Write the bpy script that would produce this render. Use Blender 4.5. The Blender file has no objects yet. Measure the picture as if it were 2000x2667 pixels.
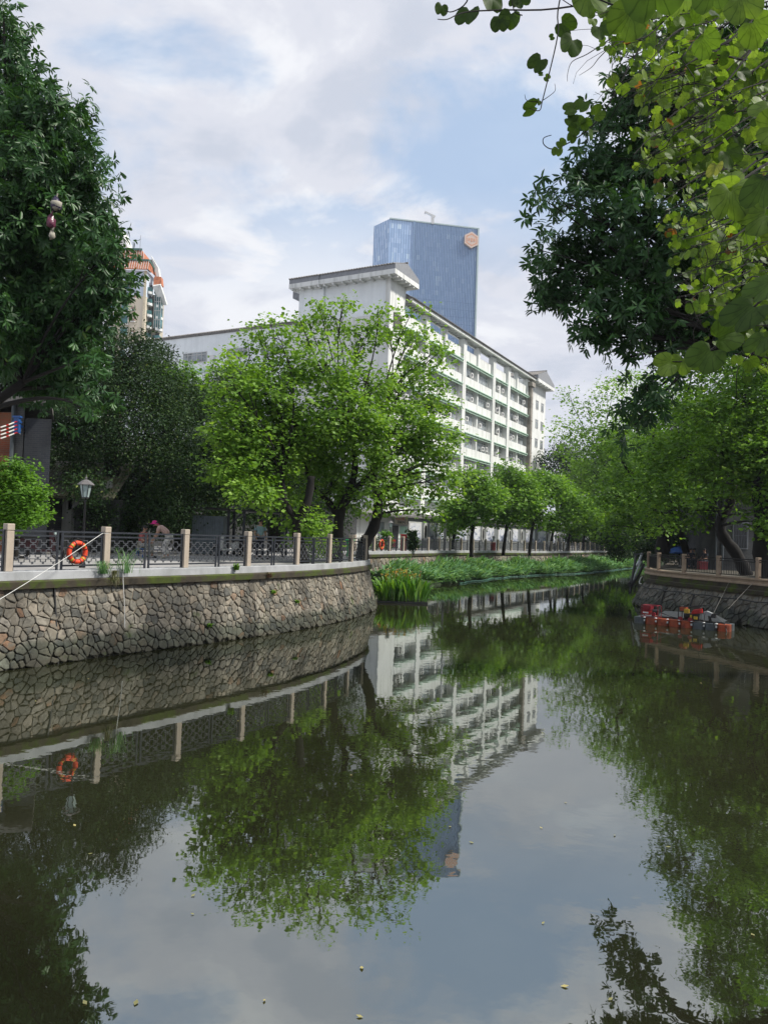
import bpy, bmesh, math, random
import numpy as np
from mathutils import Vector, Matrix, noise
R_ = math.radians
scn = bpy.context.scene
col = scn.collection
# ------------------------------------------------------------------ camera
FPX = 2000.0; ROLL = R_(1.95); PIT = math.atan(61*math.cos(ROLL)/2000); HC = 3.45
Fv = np.array([0, math.cos(PIT), math.sin(PIT)]); R0 = np.array([1., 0, 0]); U0 = np.cross(R0, Fv)
Rv = R0*math.cos(ROLL)+U0*math.sin(ROLL); Uv = -R0*math.sin(ROLL)+U0*math.cos(ROLL)
C0 = np.array([0, 0, HC])
cam = bpy.data.cameras.new('camera'); camo = bpy.data.objects.new('camera', cam); col.objects.link(camo)
cam.sensor_fit = 'VERTICAL'; cam.sensor_height = 36; cam.lens = 36*FPX/2667
cam.clip_start = .05; cam.clip_end = 5000
M = Matrix([[Rv[0], Uv[0], -Fv[0], 0], [Rv[1], Uv[1], -Fv[1], 0], [Rv[2], Uv[2], -Fv[2], HC], [0, 0, 0, 1]])
camo.matrix_world = M
scn.camera = camo
def ray(x, y): return Fv+Rv*((x-1000)/FPX)-Uv*((y-1333.5)/FPX)
def P(x, y, Y): d = ray(x, y); return Vector(C0+d*(Y/d[1]))
def PZ(x, y, z): d = ray(x, y); return Vector(C0+d*((z-HC)/d[2]))
# ------------------------------------------------------------------ world, sun, exposure
SUN_DIR = Vector((.80, -.10, .95)).normalized()
EL = math.asin(SUN_DIR.z); AZ = math.atan2(SUN_DIR.x, SUN_DIR.y)
w = bpy.data.worlds.new('World'); scn.world = w; w.use_nodes = True
nt = w.node_tree; nt.nodes.clear()
def N(t, typ, **k):
    n = t.nodes.new(typ)
    for a, v in k.items():
        if a.startswith('i_'): n.inputs[a[2:].replace('_', ' ')].default_value = v
        else: setattr(n, a, v)
    return n
sky = N(nt, 'ShaderNodeTexSky', sky_type='NISHITA', sun_disc=False, sun_elevation=EL, sun_rotation=AZ, air_density=1.0, dust_density=1.2)
bg = N(nt, 'ShaderNodeBackground'); bg.inputs['Strength'].default_value = .1
out = N(nt, 'ShaderNodeOutputWorld')
tc = N(nt, 'ShaderNodeTexCoord'); sep = N(nt, 'ShaderNodeSeparateXYZ'); nt.links.new(tc.outputs['Generated'], sep.inputs[0])
add = N(nt, 'ShaderNodeMath', operation='ADD'); add.inputs[1].default_value = .28
mx = N(nt, 'ShaderNodeMath', operation='MAXIMUM'); mx.inputs[1].default_value = 0
nt.links.new(sep.outputs[2], mx.inputs[0]); nt.links.new(mx.outputs[0], add.inputs[0])
vd = N(nt, 'ShaderNodeVectorMath', operation='DIVIDE'); cmb = N(nt, 'ShaderNodeCombineXYZ')
for i in range(3): nt.links.new(add.outputs[0], cmb.inputs[i])
nt.links.new(tc.outputs['Generated'], vd.inputs[0]); nt.links.new(cmb.outputs[0], vd.inputs[1])
mp = N(nt, 'ShaderNodeMapping'); mp.inputs['Location'].default_value = (1.1, 2.7, .5); mp.inputs['Scale'].default_value = (1, 1.25, 1)
mp.inputs['Rotation'].default_value = (0, 0, R_(35))
nt.links.new(vd.outputs[0], mp.inputs['Vector'])
def wnoise(scale, detail, rough, dist, off):
    m2 = N(nt, 'ShaderNodeMapping'); m2.inputs['Location'].default_value = off; nt.links.new(mp.outputs[0], m2.inputs[0])
    n = N(nt, 'ShaderNodeTexNoise'); n.inputs['Scale'].default_value = scale; n.inputs['Detail'].default_value = detail
    n.inputs['Roughness'].default_value = rough; n.inputs['Distortion'].default_value = dist
    nt.links.new(m2.outputs[0], n.inputs['Vector']); return n.outputs['Fac']
def ramp(t, fac, stops, interp='EASE'):
    r = t.nodes.new('ShaderNodeValToRGB'); r.color_ramp.interpolation = interp
    e = r.color_ramp.elements
    while len(e) < len(stops): e.new(.5)
    for i, (p, c) in enumerate(stops):
        e[i].position = p; e[i].color = (*c, 1) if not isinstance(c, (int, float)) else (c, c, c, 1)
    t.links.new(fac, r.inputs[0]); return r.outputs[0]
cover = ramp(nt, wnoise(2.3, 9, .58, .3, (0, 0, 0)), [(.38, 0.1), (.55, 1.0)])
hzr = ramp(nt, sep.outputs[2], [(.26, 1.0), (.46, 0.0)]); cvm = N(nt, 'ShaderNodeMath', operation='MAXIMUM'); nt.links.new(cover, cvm.inputs[0]); nt.links.new(hzr, cvm.inputs[1]); cover = cvm.outputs[0]
ctone = ramp(nt, wnoise(3.2, 10, .6, .3, (5, 2, 1)), [(.34, (4.2, 4.5, 5.2)), (.5, (5.1, 5.25, 5.8)), (.64, (6.2, 6.3, 6.6))])
blue = N(nt, 'ShaderNodeMix', data_type='RGBA', blend_type='MIX'); blue.inputs[0].default_value = .75
nt.links.new(sky.outputs[0], blue.inputs[6]); blue.inputs[7].default_value = (3.3, 4.4, 6.0, 1)
mixc = N(nt, 'ShaderNodeMix', data_type='RGBA'); nt.links.new(cover, mixc.inputs[0])
nt.links.new(blue.outputs[2], mixc.inputs[6]); nt.links.new(ctone, mixc.inputs[7])
nt.links.new(mixc.outputs[2], bg.inputs[0]); nt.links.new(bg.outputs[0], out.inputs[0])
sun = bpy.data.lights.new('sun', 'SUN'); sun.energy = 3.6; sun.angle = R_(7); sun.color = (1, .95, .86)
so = bpy.data.objects.new('sun', sun); col.objects.link(so); so.rotation_euler = SUN_DIR.to_track_quat('Z', 'Y').to_euler()
scn.view_settings.view_transform = 'Standard'; scn.view_settings.look = 'None'; scn.view_settings.exposure = 0.58; scn.view_settings.gamma = 1
scn.cycles.use_denoising = True
scn.cycles.max_bounces = 7; scn.cycles.diffuse_bounces = 3; scn.cycles.glossy_bounces = 4; scn.cycles.transmission_bounces = 4
scn.cycles.sample_clamp_indirect = 8; scn.cycles.caustics_reflective = False; scn.cycles.caustics_refractive = False
# ------------------------------------------------------------------ helpers
def tag(o, label=None, cat=None, group=None, kind=None):
    if label: o['label'] = label
    if cat: o['category'] = cat
    if group: o['group'] = group
    if kind: o['kind'] = kind
    return o
def empty(name, loc, label=None, cat=None, group=None, rz=0, kind=None):
    o = bpy.data.objects.new(name, None); col.objects.link(o); o.location = loc; o.rotation_euler = (0, 0, rz); o.empty_display_size = .1
    return tag(o, label, cat, group, kind)
def copy_tree(o, parent=None):
    c = o.copy(); col.objects.link(c); c.parent = parent
    for ch in KIDS.get(o.name, []): copy_tree(ch, c)
    return c
KIDS = {}
class MB:
    def __init__(s): s.v = []; s.f = []
    def box(s, c, d, rz=0, ry=0, rx=0, taper=1.0):
        m = Matrix.Rotation(rz, 3, 'Z') @ Matrix.Rotation(ry, 3, 'Y') @ Matrix.Rotation(rx, 3, 'X'); b = len(s.v)
        for z in (-1, 1):
            t = taper if z > 0 else 1
            for x, y in ((-1, -1), (1, -1), (1, 1), (-1, 1)):
                s.v.append(Vector(c)+m @ Vector((x*d[0]/2*t, y*d[1]/2*t, z*d[2]/2)))
        s.f += [(b+3, b+2, b+1, b), (b+4, b+5, b+6, b+7)]+[(b+i, b+(i+1) % 4, b+4+(i+1) % 4, b+4+i) for i in range(4)]
        return s
    def bar(s, a, b_, wd, th=None, up=(0, 0, 1)):
        a = Vector(a); b_ = Vector(b_); d = (b_-a); L = d.length
        if L < 1e-6: return s
        d /= L; u = Vector(up)
        if abs(d.dot(u)) > .98: u = Vector((1, 0, 0))
        x = d.cross(u).normalized(); y = x.cross(d); th = th or wd; b = len(s.v)
        for q in (a, b_):
            for i, j in ((-1, -1), (1, -1), (1, 1), (-1, 1)): s.v.append(q+x*(i*wd/2)+y*(j*th/2))
        s.f += [(b, b+1, b+2, b+3), (b+7, b+6, b+5, b+4)]+[(b+(i+1) % 4, b+i, b+4+i, b+4+(i+1) % 4) for i in range(4)]
        return s
    def tube(s, pts, rad, n=6, cap=True):
        pts = [Vector(p) for p in pts]
        if isinstance(rad, (int, float)): rad = [rad]*len(pts)
        prev = None; rings = []
        for i, p in enumerate(pts):
            d = (pts[min(i+1, len(pts)-1)]-pts[max(i-1, 0)])
            d = d.normalized() if d.length > 1e-9 else Vector((0, 0, 1))
            if prev is None:
                u = Vector((0, 0, 1)) if abs(d.z) < .9 else Vector((1, 0, 0)); x = d.cross(u).normalized()
            else: x = (prev-d*prev.dot(d)).normalized()
            prev = x; y = d.cross(x); b = len(s.v)
            for k in range(n):
                a = 2*math.pi*k/n; s.v.append(p+(x*math.cos(a)+y*math.sin(a))*rad[i])
            rings.append(b)
        for i in range(len(rings)-1):
            a, b = rings[i], rings[i+1]
            for k in range(n): s.f.append((a+k, a+(k+1) % n, b+(k+1) % n, b+k))
        if cap: s.f.append(tuple(rings[0]+k for k in reversed(range(n)))); s.f.append(tuple(rings[-1]+k for k in range(n)))
        return s
    def lathe(s, c, prof, n=8, rot=0):
        c = Vector(c); b0 = len(s.v)
        for r, z in prof:
            for k in range(n): a = rot+2*math.pi*k/n; s.v.append(c+Vector((r*math.cos(a), r*math.sin(a), z)))
        for i in range(len(prof)-1):
            for k in range(n): s.f.append((b0+i*n+k, b0+i*n+(k+1) % n, b0+(i+1)*n+(k+1) % n, b0+(i+1)*n+k))
        s.f.append(tuple(b0+k for k in reversed(range(n)))); s.f.append(tuple(b0+(len(prof)-1)*n+k for k in range(n)))
        return s
    def face(s, pts): b = len(s.v); s.v += [Vector(p) for p in pts]; s.f.append(tuple(range(b, b+len(pts)))); return s
    def prism(s, pts, d):
        d = Vector(d); n = len(pts); b = len(s.v); s.v += [Vector(p) for p in pts]+[Vector(p)+d for p in pts]
        s.f += [tuple(range(b, b+n)), tuple(range(b+2*n-1, b+n-1, -1))]+[(b+(i+1) % n, b+i, b+n+i, b+n+(i+1) % n) for i in range(n)]
        return s
    def build(s, name, mat, parent=None, loc=(0, 0, 0), smooth=False, label=None, bevel=0):
        me = bpy.data.meshes.new(name); me.from_pydata([tuple(v) for v in s.v], [], s.f)
        me.materials.append(mat)
        if smooth:
            for p in me.polygons: p.use_smooth = True
        me.update(); return link(me, name, parent, loc, label, bevel)
def link(me, name, parent=None, loc=(0, 0, 0), label=None, bevel=0):
    o = bpy.data.objects.new(name, me); col.objects.link(o); o.location = loc
    if parent: o.parent = parent; KIDS.setdefault(parent.name, []).append(o)
    if label: o['label'] = label
    if bevel:
        m = o.modifiers.new('bevel', 'BEVEL'); m.width = bevel; m.segments = 2; m.limit_method = 'ANGLE'
    return o
def np_mesh(name, V, Fs, mat, parent=None, rnd=None, uv=None, smooth=False, k=4, loc=(0, 0, 0)):
    """V (n,3); Fs (m,k) faces with k corners"""
    me = bpy.data.meshes.new(name); V = np.asarray(V, np.float32); Fs = np.asarray(Fs, np.int32)
    me.vertices.add(len(V)); me.vertices.foreach_set('co', V.ravel())
    m, k = Fs.shape
    me.loops.add(m*k); me.loops.foreach_set('vertex_index', Fs.ravel())
    me.polygons.add(m); me.polygons.foreach_set('loop_start', np.arange(0, m*k, k, dtype=np.int32))
    if smooth: me.polygons.foreach_set('use_smooth', np.ones(m, bool))
    me.update(calc_edges=True); me.materials.append(mat)
    if rnd is not None:
        a = me.attributes.new('rnd', 'FLOAT', 'POINT'); a.data.foreach_set('value', np.asarray(rnd, np.float32))
    if uv is not None:
        a = me.attributes.new('luv', 'FLOAT_VECTOR', 'POINT'); a.data.foreach_set('vector', np.asarray(uv, np.float32).ravel())
    return link(me, name, parent, loc)
ORD = 'first second third fourth fifth sixth seventh eighth ninth tenth eleventh twelfth thirteenth fourteenth fifteenth sixteenth seventeenth eighteenth nineteenth twentieth'.split()
TENS = {20: 'twenty', 30: 'thirty', 40: 'forty'}
def ordinal(i):
    if i < 20: return ORD[i]
    n = i+1
    if n % 10 == 0: return {30: 'thirtieth', 40: 'fortieth', 50: 'fiftieth'}[n]
    return TENS[n//10*10]+'-'+ORD[n % 10-1]
# ------------------------------------------------------------------ materials
def newmat(name):
    m = bpy.data.materials.new(name); m.use_nodes = True; t = m.node_tree
    b = t.nodes['Principled BSDF']; return m, t, b
def mat(name, c, rough=.7, metal=0, var=.15, scale=3, bump=.15, bscale=30, spec=.5, c2=None, stain=None, coord='Object'):
    """painted / concrete / metal surface with blotches of a second tone and fine bump"""
    m, t, b = newmat(name); tcn = N(t, 'ShaderNodeTexCoord')
    n = N(t, 'ShaderNodeTexNoise'); n.inputs['Scale'].default_value = scale; n.inputs['Detail'].default_value = 6; n.inputs['Roughness'].default_value = .65
    t.links.new(tcn.outputs[coord], n.inputs['Vector'])
    c2 = c2 or tuple(x*(1-var*2) for x in c)
    o = ramp(t, n.outputs['Fac'], [(.3, c2), (.62, c)])
    if stain:   # vertical dirt runs
        mpn = N(t, 'ShaderNodeMapping'); mpn.inputs['Scale'].default_value = (1.3, 1.3, .09); t.links.new(tcn.outputs[coord], mpn.inputs[0])
        n3 = N(t, 'ShaderNodeTexNoise'); n3.inputs['Scale'].default_value = 1.6; n3.inputs['Detail'].default_value = 7; t.links.new(mpn.outputs[0], n3.inputs['Vector'])
        f = ramp(t, n3.outputs['Fac'], [(.46, 0.0), (.75, .8)])
        mm = N(t, 'ShaderNodeMix', data_type='RGBA'); t.links.new(f, mm.inputs[0]); t.links.new(o, mm.inputs[6]); mm.inputs[7].default_value = (*stain, 1); o = mm.outputs[2]
    t.links.new(o, b.inputs['Base Color'])
    b.inputs['Roughness'].default_value = rough; b.inputs['Metallic'].default_value = metal; b.inputs['Specular IOR Level'].default_value = spec
    if bump:
        n2 = N(t, 'ShaderNodeTexNoise'); n2.inputs['Scale'].default_value = bscale; n2.inputs['Detail'].default_value = 4; t.links.new(tcn.outputs[coord], n2.inputs['Vector'])
        bp = N(t, 'ShaderNodeBump'); bp.inputs['Strength'].default_value = bump; bp.inputs['Distance'].default_value = .02
        t.links.new(n2.outputs['Fac'], bp.inputs['Height']); t.links.new(bp.outputs[0], b.inputs['Normal'])
    return m
def leafmat(name, stops, trans=.35, rough=.45, spec=.4, tcol=None, veins=False):
    m, t, b = newmat(name)
    at = N(t, 'ShaderNodeAttribute', attribute_name='rnd')
    c = ramp(t, at.outputs['Fac'], stops, 'LINEAR')
    if veins:
        uvn = N(t, 'ShaderNodeAttribute', attribute_name='luv'); s = N(t, 'ShaderNodeSeparateXYZ'); t.links.new(uvn.outputs['Vector'], s.inputs[0])
        w1 = N(t, 'ShaderNodeMath', operation='MULTIPLY'); w1.inputs[1].default_value = 5.0; t.links.new(s.outputs[0], w1.inputs[0])
        w2 = N(t, 'ShaderNodeMath', operation='PINGPONG'); w2.inputs[1].default_value = .5; t.links.new(w1.outputs[0], w2.inputs[0])
        vf = ramp(t, w2.outputs[0], [(0.0, .85), (.10, 0.0)], 'LINEAR')
        nz = N(t, 'ShaderNodeTexNoise'); nz.inputs['Scale'].default_value = 3.2; nz.inputs['Detail'].default_value = 5
        tn = N(t, 'ShaderNodeTexCoord'); t.links.new(uvn.outputs['Vector'], nz.inputs['Vector'])
        m2 = N(t, 'ShaderNodeMix', data_type='RGBA', blend_type='MULTIPLY'); t.links.new(ramp(t, nz.outputs['Fac'], [(.3, .55), (.6, 1.0)]), m2.inputs[7]); m2.inputs[0].default_value = .6
        t.links.new(c, m2.inputs[6])
        mm = N(t, 'ShaderNodeMix', data_type='RGBA'); t.links.new(vf, mm.inputs[0]); t.links.new(m2.outputs[2], mm.inputs[6])
        dk = N(t, 'ShaderNodeMix', data_type='RGBA', blend_type='MULTIPLY'); dk.inputs[0].default_value = 1; t.links.new(m2.outputs[2], dk.inputs[6]); dk.inputs[7].default_value = (.35, .42, .3, 1)
        t.links.new(dk.outputs[2], mm.inputs[7]); c = mm.outputs[2]
    t.links.new(c, b.inputs['Base Color']); b.inputs['Roughness'].default_value = rough; b.inputs['Specular IOR Level'].default_value = spec
    tr = N(t, 'ShaderNodeBsdfTranslucent'); g = N(t, 'ShaderNodeMix', data_type='RGBA', blend_type='MULTIPLY'); g.inputs[0].default_value = 1
    t.links.new(c, g.inputs[6]); g.inputs[7].default_value = (*(tcol or (1.25, 1.25, .5)), 1)
    t.links.new(g.outputs[2], tr.inputs[0])
    ms = N(t, 'ShaderNodeMixShader'); ms.inputs[0].default_value = trans
    t.links.new(b.outputs[0], ms.inputs[1]); t.links.new(tr.outputs[0], ms.inputs[2])
    t.links.new(ms.outputs[0], t.nodes['Material Output'].inputs[0]); return m
L_YOUNG = leafmat('leaf_young', [(0, (.08, .17, .025)), (.45, (.16, .30, .04)), (.8, (.25, .42, .07)), (1, (.34, .48, .10))], .45, .5, .3)
L_MID = leafmat('leaf_mid', [(0, (.05, .12, .016)), (.5, (.12, .25, .028)), (.85, (.23, .40, .05)), (1, (.33, .48, .08))], .42, .5, .3)
L_MANGO = leafmat('leaf_long_dark', [(0, (.018, .055, .018)), (.5, (.034, .095, .026)), (.9, (.06, .15, .035)), (1, (.12, .2, .04))], .25, .42, .32)
L_BAN = leafmat('leaf_banyan', [(0, (.012, .03, .012)), (.6, (.028, .062, .02)), (.92, (.07, .12, .03)), (1, (.16, .2, .05))], .2, .55, .18)
L_BUSH = leafmat('leaf_bush', [(0, (.07, .16, .02)), (.6, (.14, .30, .035)), (1, (.22, .40, .06))], .4, .5, .3)
L_HERO = leafmat('leaf_orchid_tree_near', [(0, (.035, .07, .015)), (.35, (.08, .15, .022)), (.7, (.17, .27, .045)), (.93, (.27, .37, .08)), (.97, (.24, .2, .05)), (1, (.2, .09, .03))], .55, .5, .3, veins=True)
L_REED = leafmat('leaf_reed', [(0, (.05, .14, .05)), (.6, (.13, .28, .11)), (1, (.26, .42, .17))], .3, .5, .3)
L_CANNA = leafmat('leaf_canna', [(0, (.05, .14, .02)), (.7, (.12, .29, .035)), (1, (.28, .44, .07))], .35, .4, .5)
BARK = mat('bark', (.010, .0085, .007), .95, bump=.6, bscale=14, scale=5)
BARK2 = mat('bark_twig', (.03, .024, .018), .95, bump=0)
COPE = mat('coping_stone', (.42, .43, .44), .8, var=.12, scale=1.4, bump=.2, stain=(.25, .26, .26))
GRAN = mat('granite_post', (.47, .40, .32), .75, var=.08, scale=9, bump=.1, bscale=120, stain=(.34, .28, .22))
GRAN2 = mat('beige_stone', (.36, .27, .19), .8, var=.12, scale=3, bump=.15)
RAIL = mat('dark_iron', (.035, .04, .05), .45, .3, bump=.05)
LATT = mat('lattice_iron', (.085, .09, .10), .5, .2, bump=0)
IRONB = mat('black_iron', (.012, .012, .014), .5, .2, bump=0)
CONC = mat('concrete', (.3, .3, .29), .9, var=.2, scale=.8, bump=.3, stain=(.14, .15, .12))
PAVE = mat('paving', (.33, .32, .31), .85, var=.15, scale=.6, bump=.2, bscale=8)
EARTH = mat('earth', (.09, .08, .06), 1, var=.25, scale=.4)
WALLW = mat('white_wall', (.72, .73, .71), .85, var=.06, scale=.5, bump=.1, stain=(.42, .43, .41))
WALL_SHADE = mat('white_wall_shade_side', (.80, .84, .86), .85, var=.05, scale=.4, bump=.05, stain=(.68, .72, .74))  # white wall's shade side, with the bluish shade put into its colour
GREY = mat('grey_plaster', (.25, .26, .28), .85, var=.1)
TILE = mat('roof_tile', (.2, .19, .18), .85, var=.25, scale=4, bump=.5, bscale=10)
MINT = mat('mint_paint', (.44, .6, .49), .7, var=.1)
PANE = mat('window_pane', (.30, .34, .36), .12, 0, var=.4, scale=.7, bump=0, spec=.8)
DARKP = mat('dark_pane', (.02, .022, .025), .2, 0, bump=0)
WFR = mat('window_frame', (.5, .5, .48), .5, var=.05, bump=0)
ACW = mat('appliance_white', (.68, .68, .66), .5, var=.05, bump=0)
DKMAR = mat('dark_maroon', (.03, .006, .01), .4, bump=0)
REDP = mat('red_paint', (.42, .012, .012), .35, bump=0)
MAROON = mat('maroon_paint', (.22, .01, .02), .35, bump=0)
ORG = mat('orange_plastic', (.36, .065, .02), .5, var=.3, scale=5, bump=.2, stain=(.12, .05, .03))
GREYPL = mat('grey_plastic', (.075, .09, .10), .5, var=.15, bump=.1)
BLK = mat('black_rubber', (.01, .01, .01), .6, bump=0)
YEL = mat('yellow_paint', (.5, .33, .03), .5, bump=0)
LIFE = mat('life_ring_orange', (.75, .06, .015), .6, bump=.1)
BLUE = mat('blue_paint', (.02, .09, .3), .5, bump=0)
GLASSL = mat('lamp_glass', (.42, .52, .5), .25, bump=0)
WHITE = mat('white_rope', (.65, .65, .62), .8, bump=0)
GREENP = mat('green_plastic', (.02, .35, .12), .5, bump=0)
# ------------------------------------------------------------------ water
m, t, b = newmat('canal_water'); WATER = m
t.nodes.remove(b); tcn = N(t, 'ShaderNodeTexCoord')
nz = N(t, 'ShaderNodeTexNoise'); nz.inputs['Scale'].default_value = .25; nz.inputs['Detail'].default_value = 4; t.links.new(tcn.outputs['Object'], nz.inputs['Vector'])
df = N(t, 'ShaderNodeBsdfDiffuse'); t.links.new(ramp(t, nz.outputs['Fac'], [(.3, (.014, .015, .007)), (.7, (.021, .022, .011))]), df.inputs[0])
gl = N(t, 'ShaderNodeBsdfGlossy'); gl.inputs['Roughness'].default_value = .015; gl.inputs['Color'].default_value = (.93, .97, .95, 1)
fr = N(t, 'ShaderNodeFresnel'); fr.inputs['IOR'].default_value = 3.9
mpn = N(t, 'ShaderNodeMapping'); mpn.inputs['Scale'].default_value = (1.0, 1.0, 1); t.links.new(tcn.outputs['Object'], mpn.inputs[0])
n1 = N(t, 'ShaderNodeTexNoise'); n1.inputs['Scale'].default_value = 1.3; n1.inputs['Detail'].default_value = 3; n1.inputs['Roughness'].default_value = .5; n1.inputs['Distortion'].default_value = .4
n2 = N(t, 'ShaderNodeTexNoise'); n2.inputs['Scale'].default_value = 5.5; n2.inputs['Detail'].default_value = 2
n3 = N(t, 'ShaderNodeTexNoise'); n3.inputs['Scale'].default_value = .12; n3.inputs['Detail'].default_value = 2
for q in (n1, n2, n3): t.links.new(mpn.outputs[0], q.inputs['Vector'])
amp = ramp(t, n3.outputs['Fac'], [(.38, .35), (.62, 1.0)])
ma = N(t, 'ShaderNodeMath', operation='MULTIPLY'); ma.inputs[1].default_value = .22; t.links.new(n2.outputs['Fac'], ma.inputs[0])
mb_ = N(t, 'ShaderNodeMath', operation='ADD'); t.links.new(n1.outputs['Fac'], mb_.inputs[0]); t.links.new(ma.outputs[0], mb_.inputs[1])
mc = N(t, 'ShaderNodeMath', operation='MULTIPLY'); t.links.new(mb_.outputs[0], mc.inputs[0]); t.links.new(amp, mc.inputs[1])
bp = N(t, 'ShaderNodeBump'); bp.inputs['Strength'].default_value = 1; bp.inputs['Distance'].default_value = .0032
t.links.new(mc.outputs[0], bp.inputs['Height']); t.links.new(bp.outputs[0], gl.inputs['Normal']); t.links.new(bp.outputs[0], fr.inputs['Normal'])
ms = N(t, 'ShaderNodeMixShader'); t.links.new(fr.outputs[0], ms.inputs[0]); t.links.new(df.outputs[0], ms.inputs[1]); t.links.new(gl.outputs[0], ms.inputs[2])
t.links.new(ms.outputs[0], t.nodes['Material Output'].inputs[0])
wm = MB().face([(-900, -60, 0), (900, -60, 0), (900, 2500, 0), (-900, 2500, 0)]).build('water', WATER); tag(wm, kind='structure')
# ------------------------------------------------------------------ bank paths
def spline(pts, step=.5):
    pts = [Vector((p[0], p[1], 0)) for p in pts]; o = []
    for i in range(len(pts)-1):
        p0 = pts[max(i-1, 0)]; p1 = pts[i]; p2 = pts[i+1]; p3 = pts[min(i+2, len(pts)-1)]
        n = max(2, int((p2-p1).length/step))
        for k in range(n):
            u = k/n; o.append(.5*((2*p1)+(-p0+p2)*u+(2*p0-5*p1+4*p2-p3)*u*u+(-p0+3*p1-3*p2+p3)*u**3))
    o.append(pts[-1]); return o
class Path:
    def __init__(s, pts, step=.5):
        s.p = spline(pts, step); s.s = [0]
        for a, b in zip(s.p, s.p[1:]): s.s.append(s.s[-1]+(b-a).length)
        s.L = s.s[-1]; s.sa = np.array(s.s); s.pa = np.array([tuple(q) for q in s.p])
    def at(s, d): return Vector([np.interp(d, s.sa, s.pa[:, i]) for i in range(3)])
    def tan(s, d): return (s.at(min(d+.4, s.L))-s.at(max(d-.4, 0))).normalized()
    def near(s, x, y): return float(s.sa[np.argmin((s.pa[:, 0]-x)**2+(s.pa[:, 1]-y)**2)])
LP = Path([(-16, 8), (-12.6, 13), (-8.87, 18.4), (-7.39, 20.78), (-5.82, 23.03), (-4.35, 25.41), (-3.0, 27.9), (-1.9, 30.6), (-1.1, 33.4), (-.62, 36.3), (-1.2, 39.5), (-3.2, 43.5), (-3.9, 48), (-2.8, 51.8), (-.84, 55), (3.3, 64), (7.4, 72.5), (12, 79.5), (17.3, 86), (23.5, 97), (30, 109), (38.5, 124), (43, 134), (54, 152), (70, 175)])
RP = Path([(9.0, 2.6), (11.5, 8), (14.5, 16), (17.2, 24), (17.9, 29), (17.0, 33.6), (16.4, 35.8), (15.7, 38), (15.1, 40.2), (14.9, 42.4), (15.3, 44.6), (16.2, 46.9), (18.5, 51), (23, 62), (30, 78), (38, 95), (46, 109), (54, 122), (62, 137), (72, 155), (80, 172)])
SC = LP.near(-.62, 36.3)   # the near corner
def strip(path, s0, s1, prof, side, name, material, parent, step=.5, z0=0, smooth=False):
    """sweep a cross-section [(offset to water, z)] along the bank; side=+1: water lies right of travel"""
    n = max(2, int((s1-s0)/step)); V = []; F = []; k = len(prof)
    for i in range(n+1):
        d = s0+(s1-s0)*i/n; p = path.at(d); tn = path.tan(d); nn = Vector((tn.y, -tn.x, 0))*side
        for o, z in prof: V.append(p+nn*o+Vector((0, 0, z)))
    for i in range(n):
        for j in range(k):
            a = i*k+j; b_ = i*k+(j+1) % k; q = (a, b_, b_+k, a+k); F.append(q if side > 0 else q[::-1])
    F.append(tuple(range(k))); F.append(tuple(n*k+j for j in reversed(range(k))))
    mb = MB(); mb.v = V; mb.f = F; return mb.build(name, material, parent, smooth=smooth)
# stone material
m, t, b = newmat('rubble_stone'); STONE = m
at = N(t, 'ShaderNodeAttribute', attribute_name='rnd'); tcn = N(t, 'ShaderNodeTexCoord')
base = ramp(t, at.outputs['Fac'], [(0, (.085, .085, .075)), (.2, (.13, .125, .105)), (.42, (.19, .175, .14)), (.66, (.26, .235, .19)), (.86, (.24, .20, .15)), (.93, (.24, .135, .075)), (1, (.34, .31, .26))], 'LINEAR')
nz = N(t, 'ShaderNodeTexNoise'); nz.inputs['Scale'].default_value = 5; nz.inputs['Detail'].default_value = 10; nz.inputs['Roughness'].default_value = .75; t.links.new(tcn.outputs['Object'], nz.inputs['Vector'])
mm = N(t, 'ShaderNodeMix', data_type='RGBA', blend_type='MULTIPLY'); mm.inputs[0].default_value = 1; t.links.new(base, mm.inputs[6]); t.links.new(ramp(t, nz.outputs['Fac'], [(.32, .35), (.6, 1.2)]), mm.inputs[7])
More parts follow.
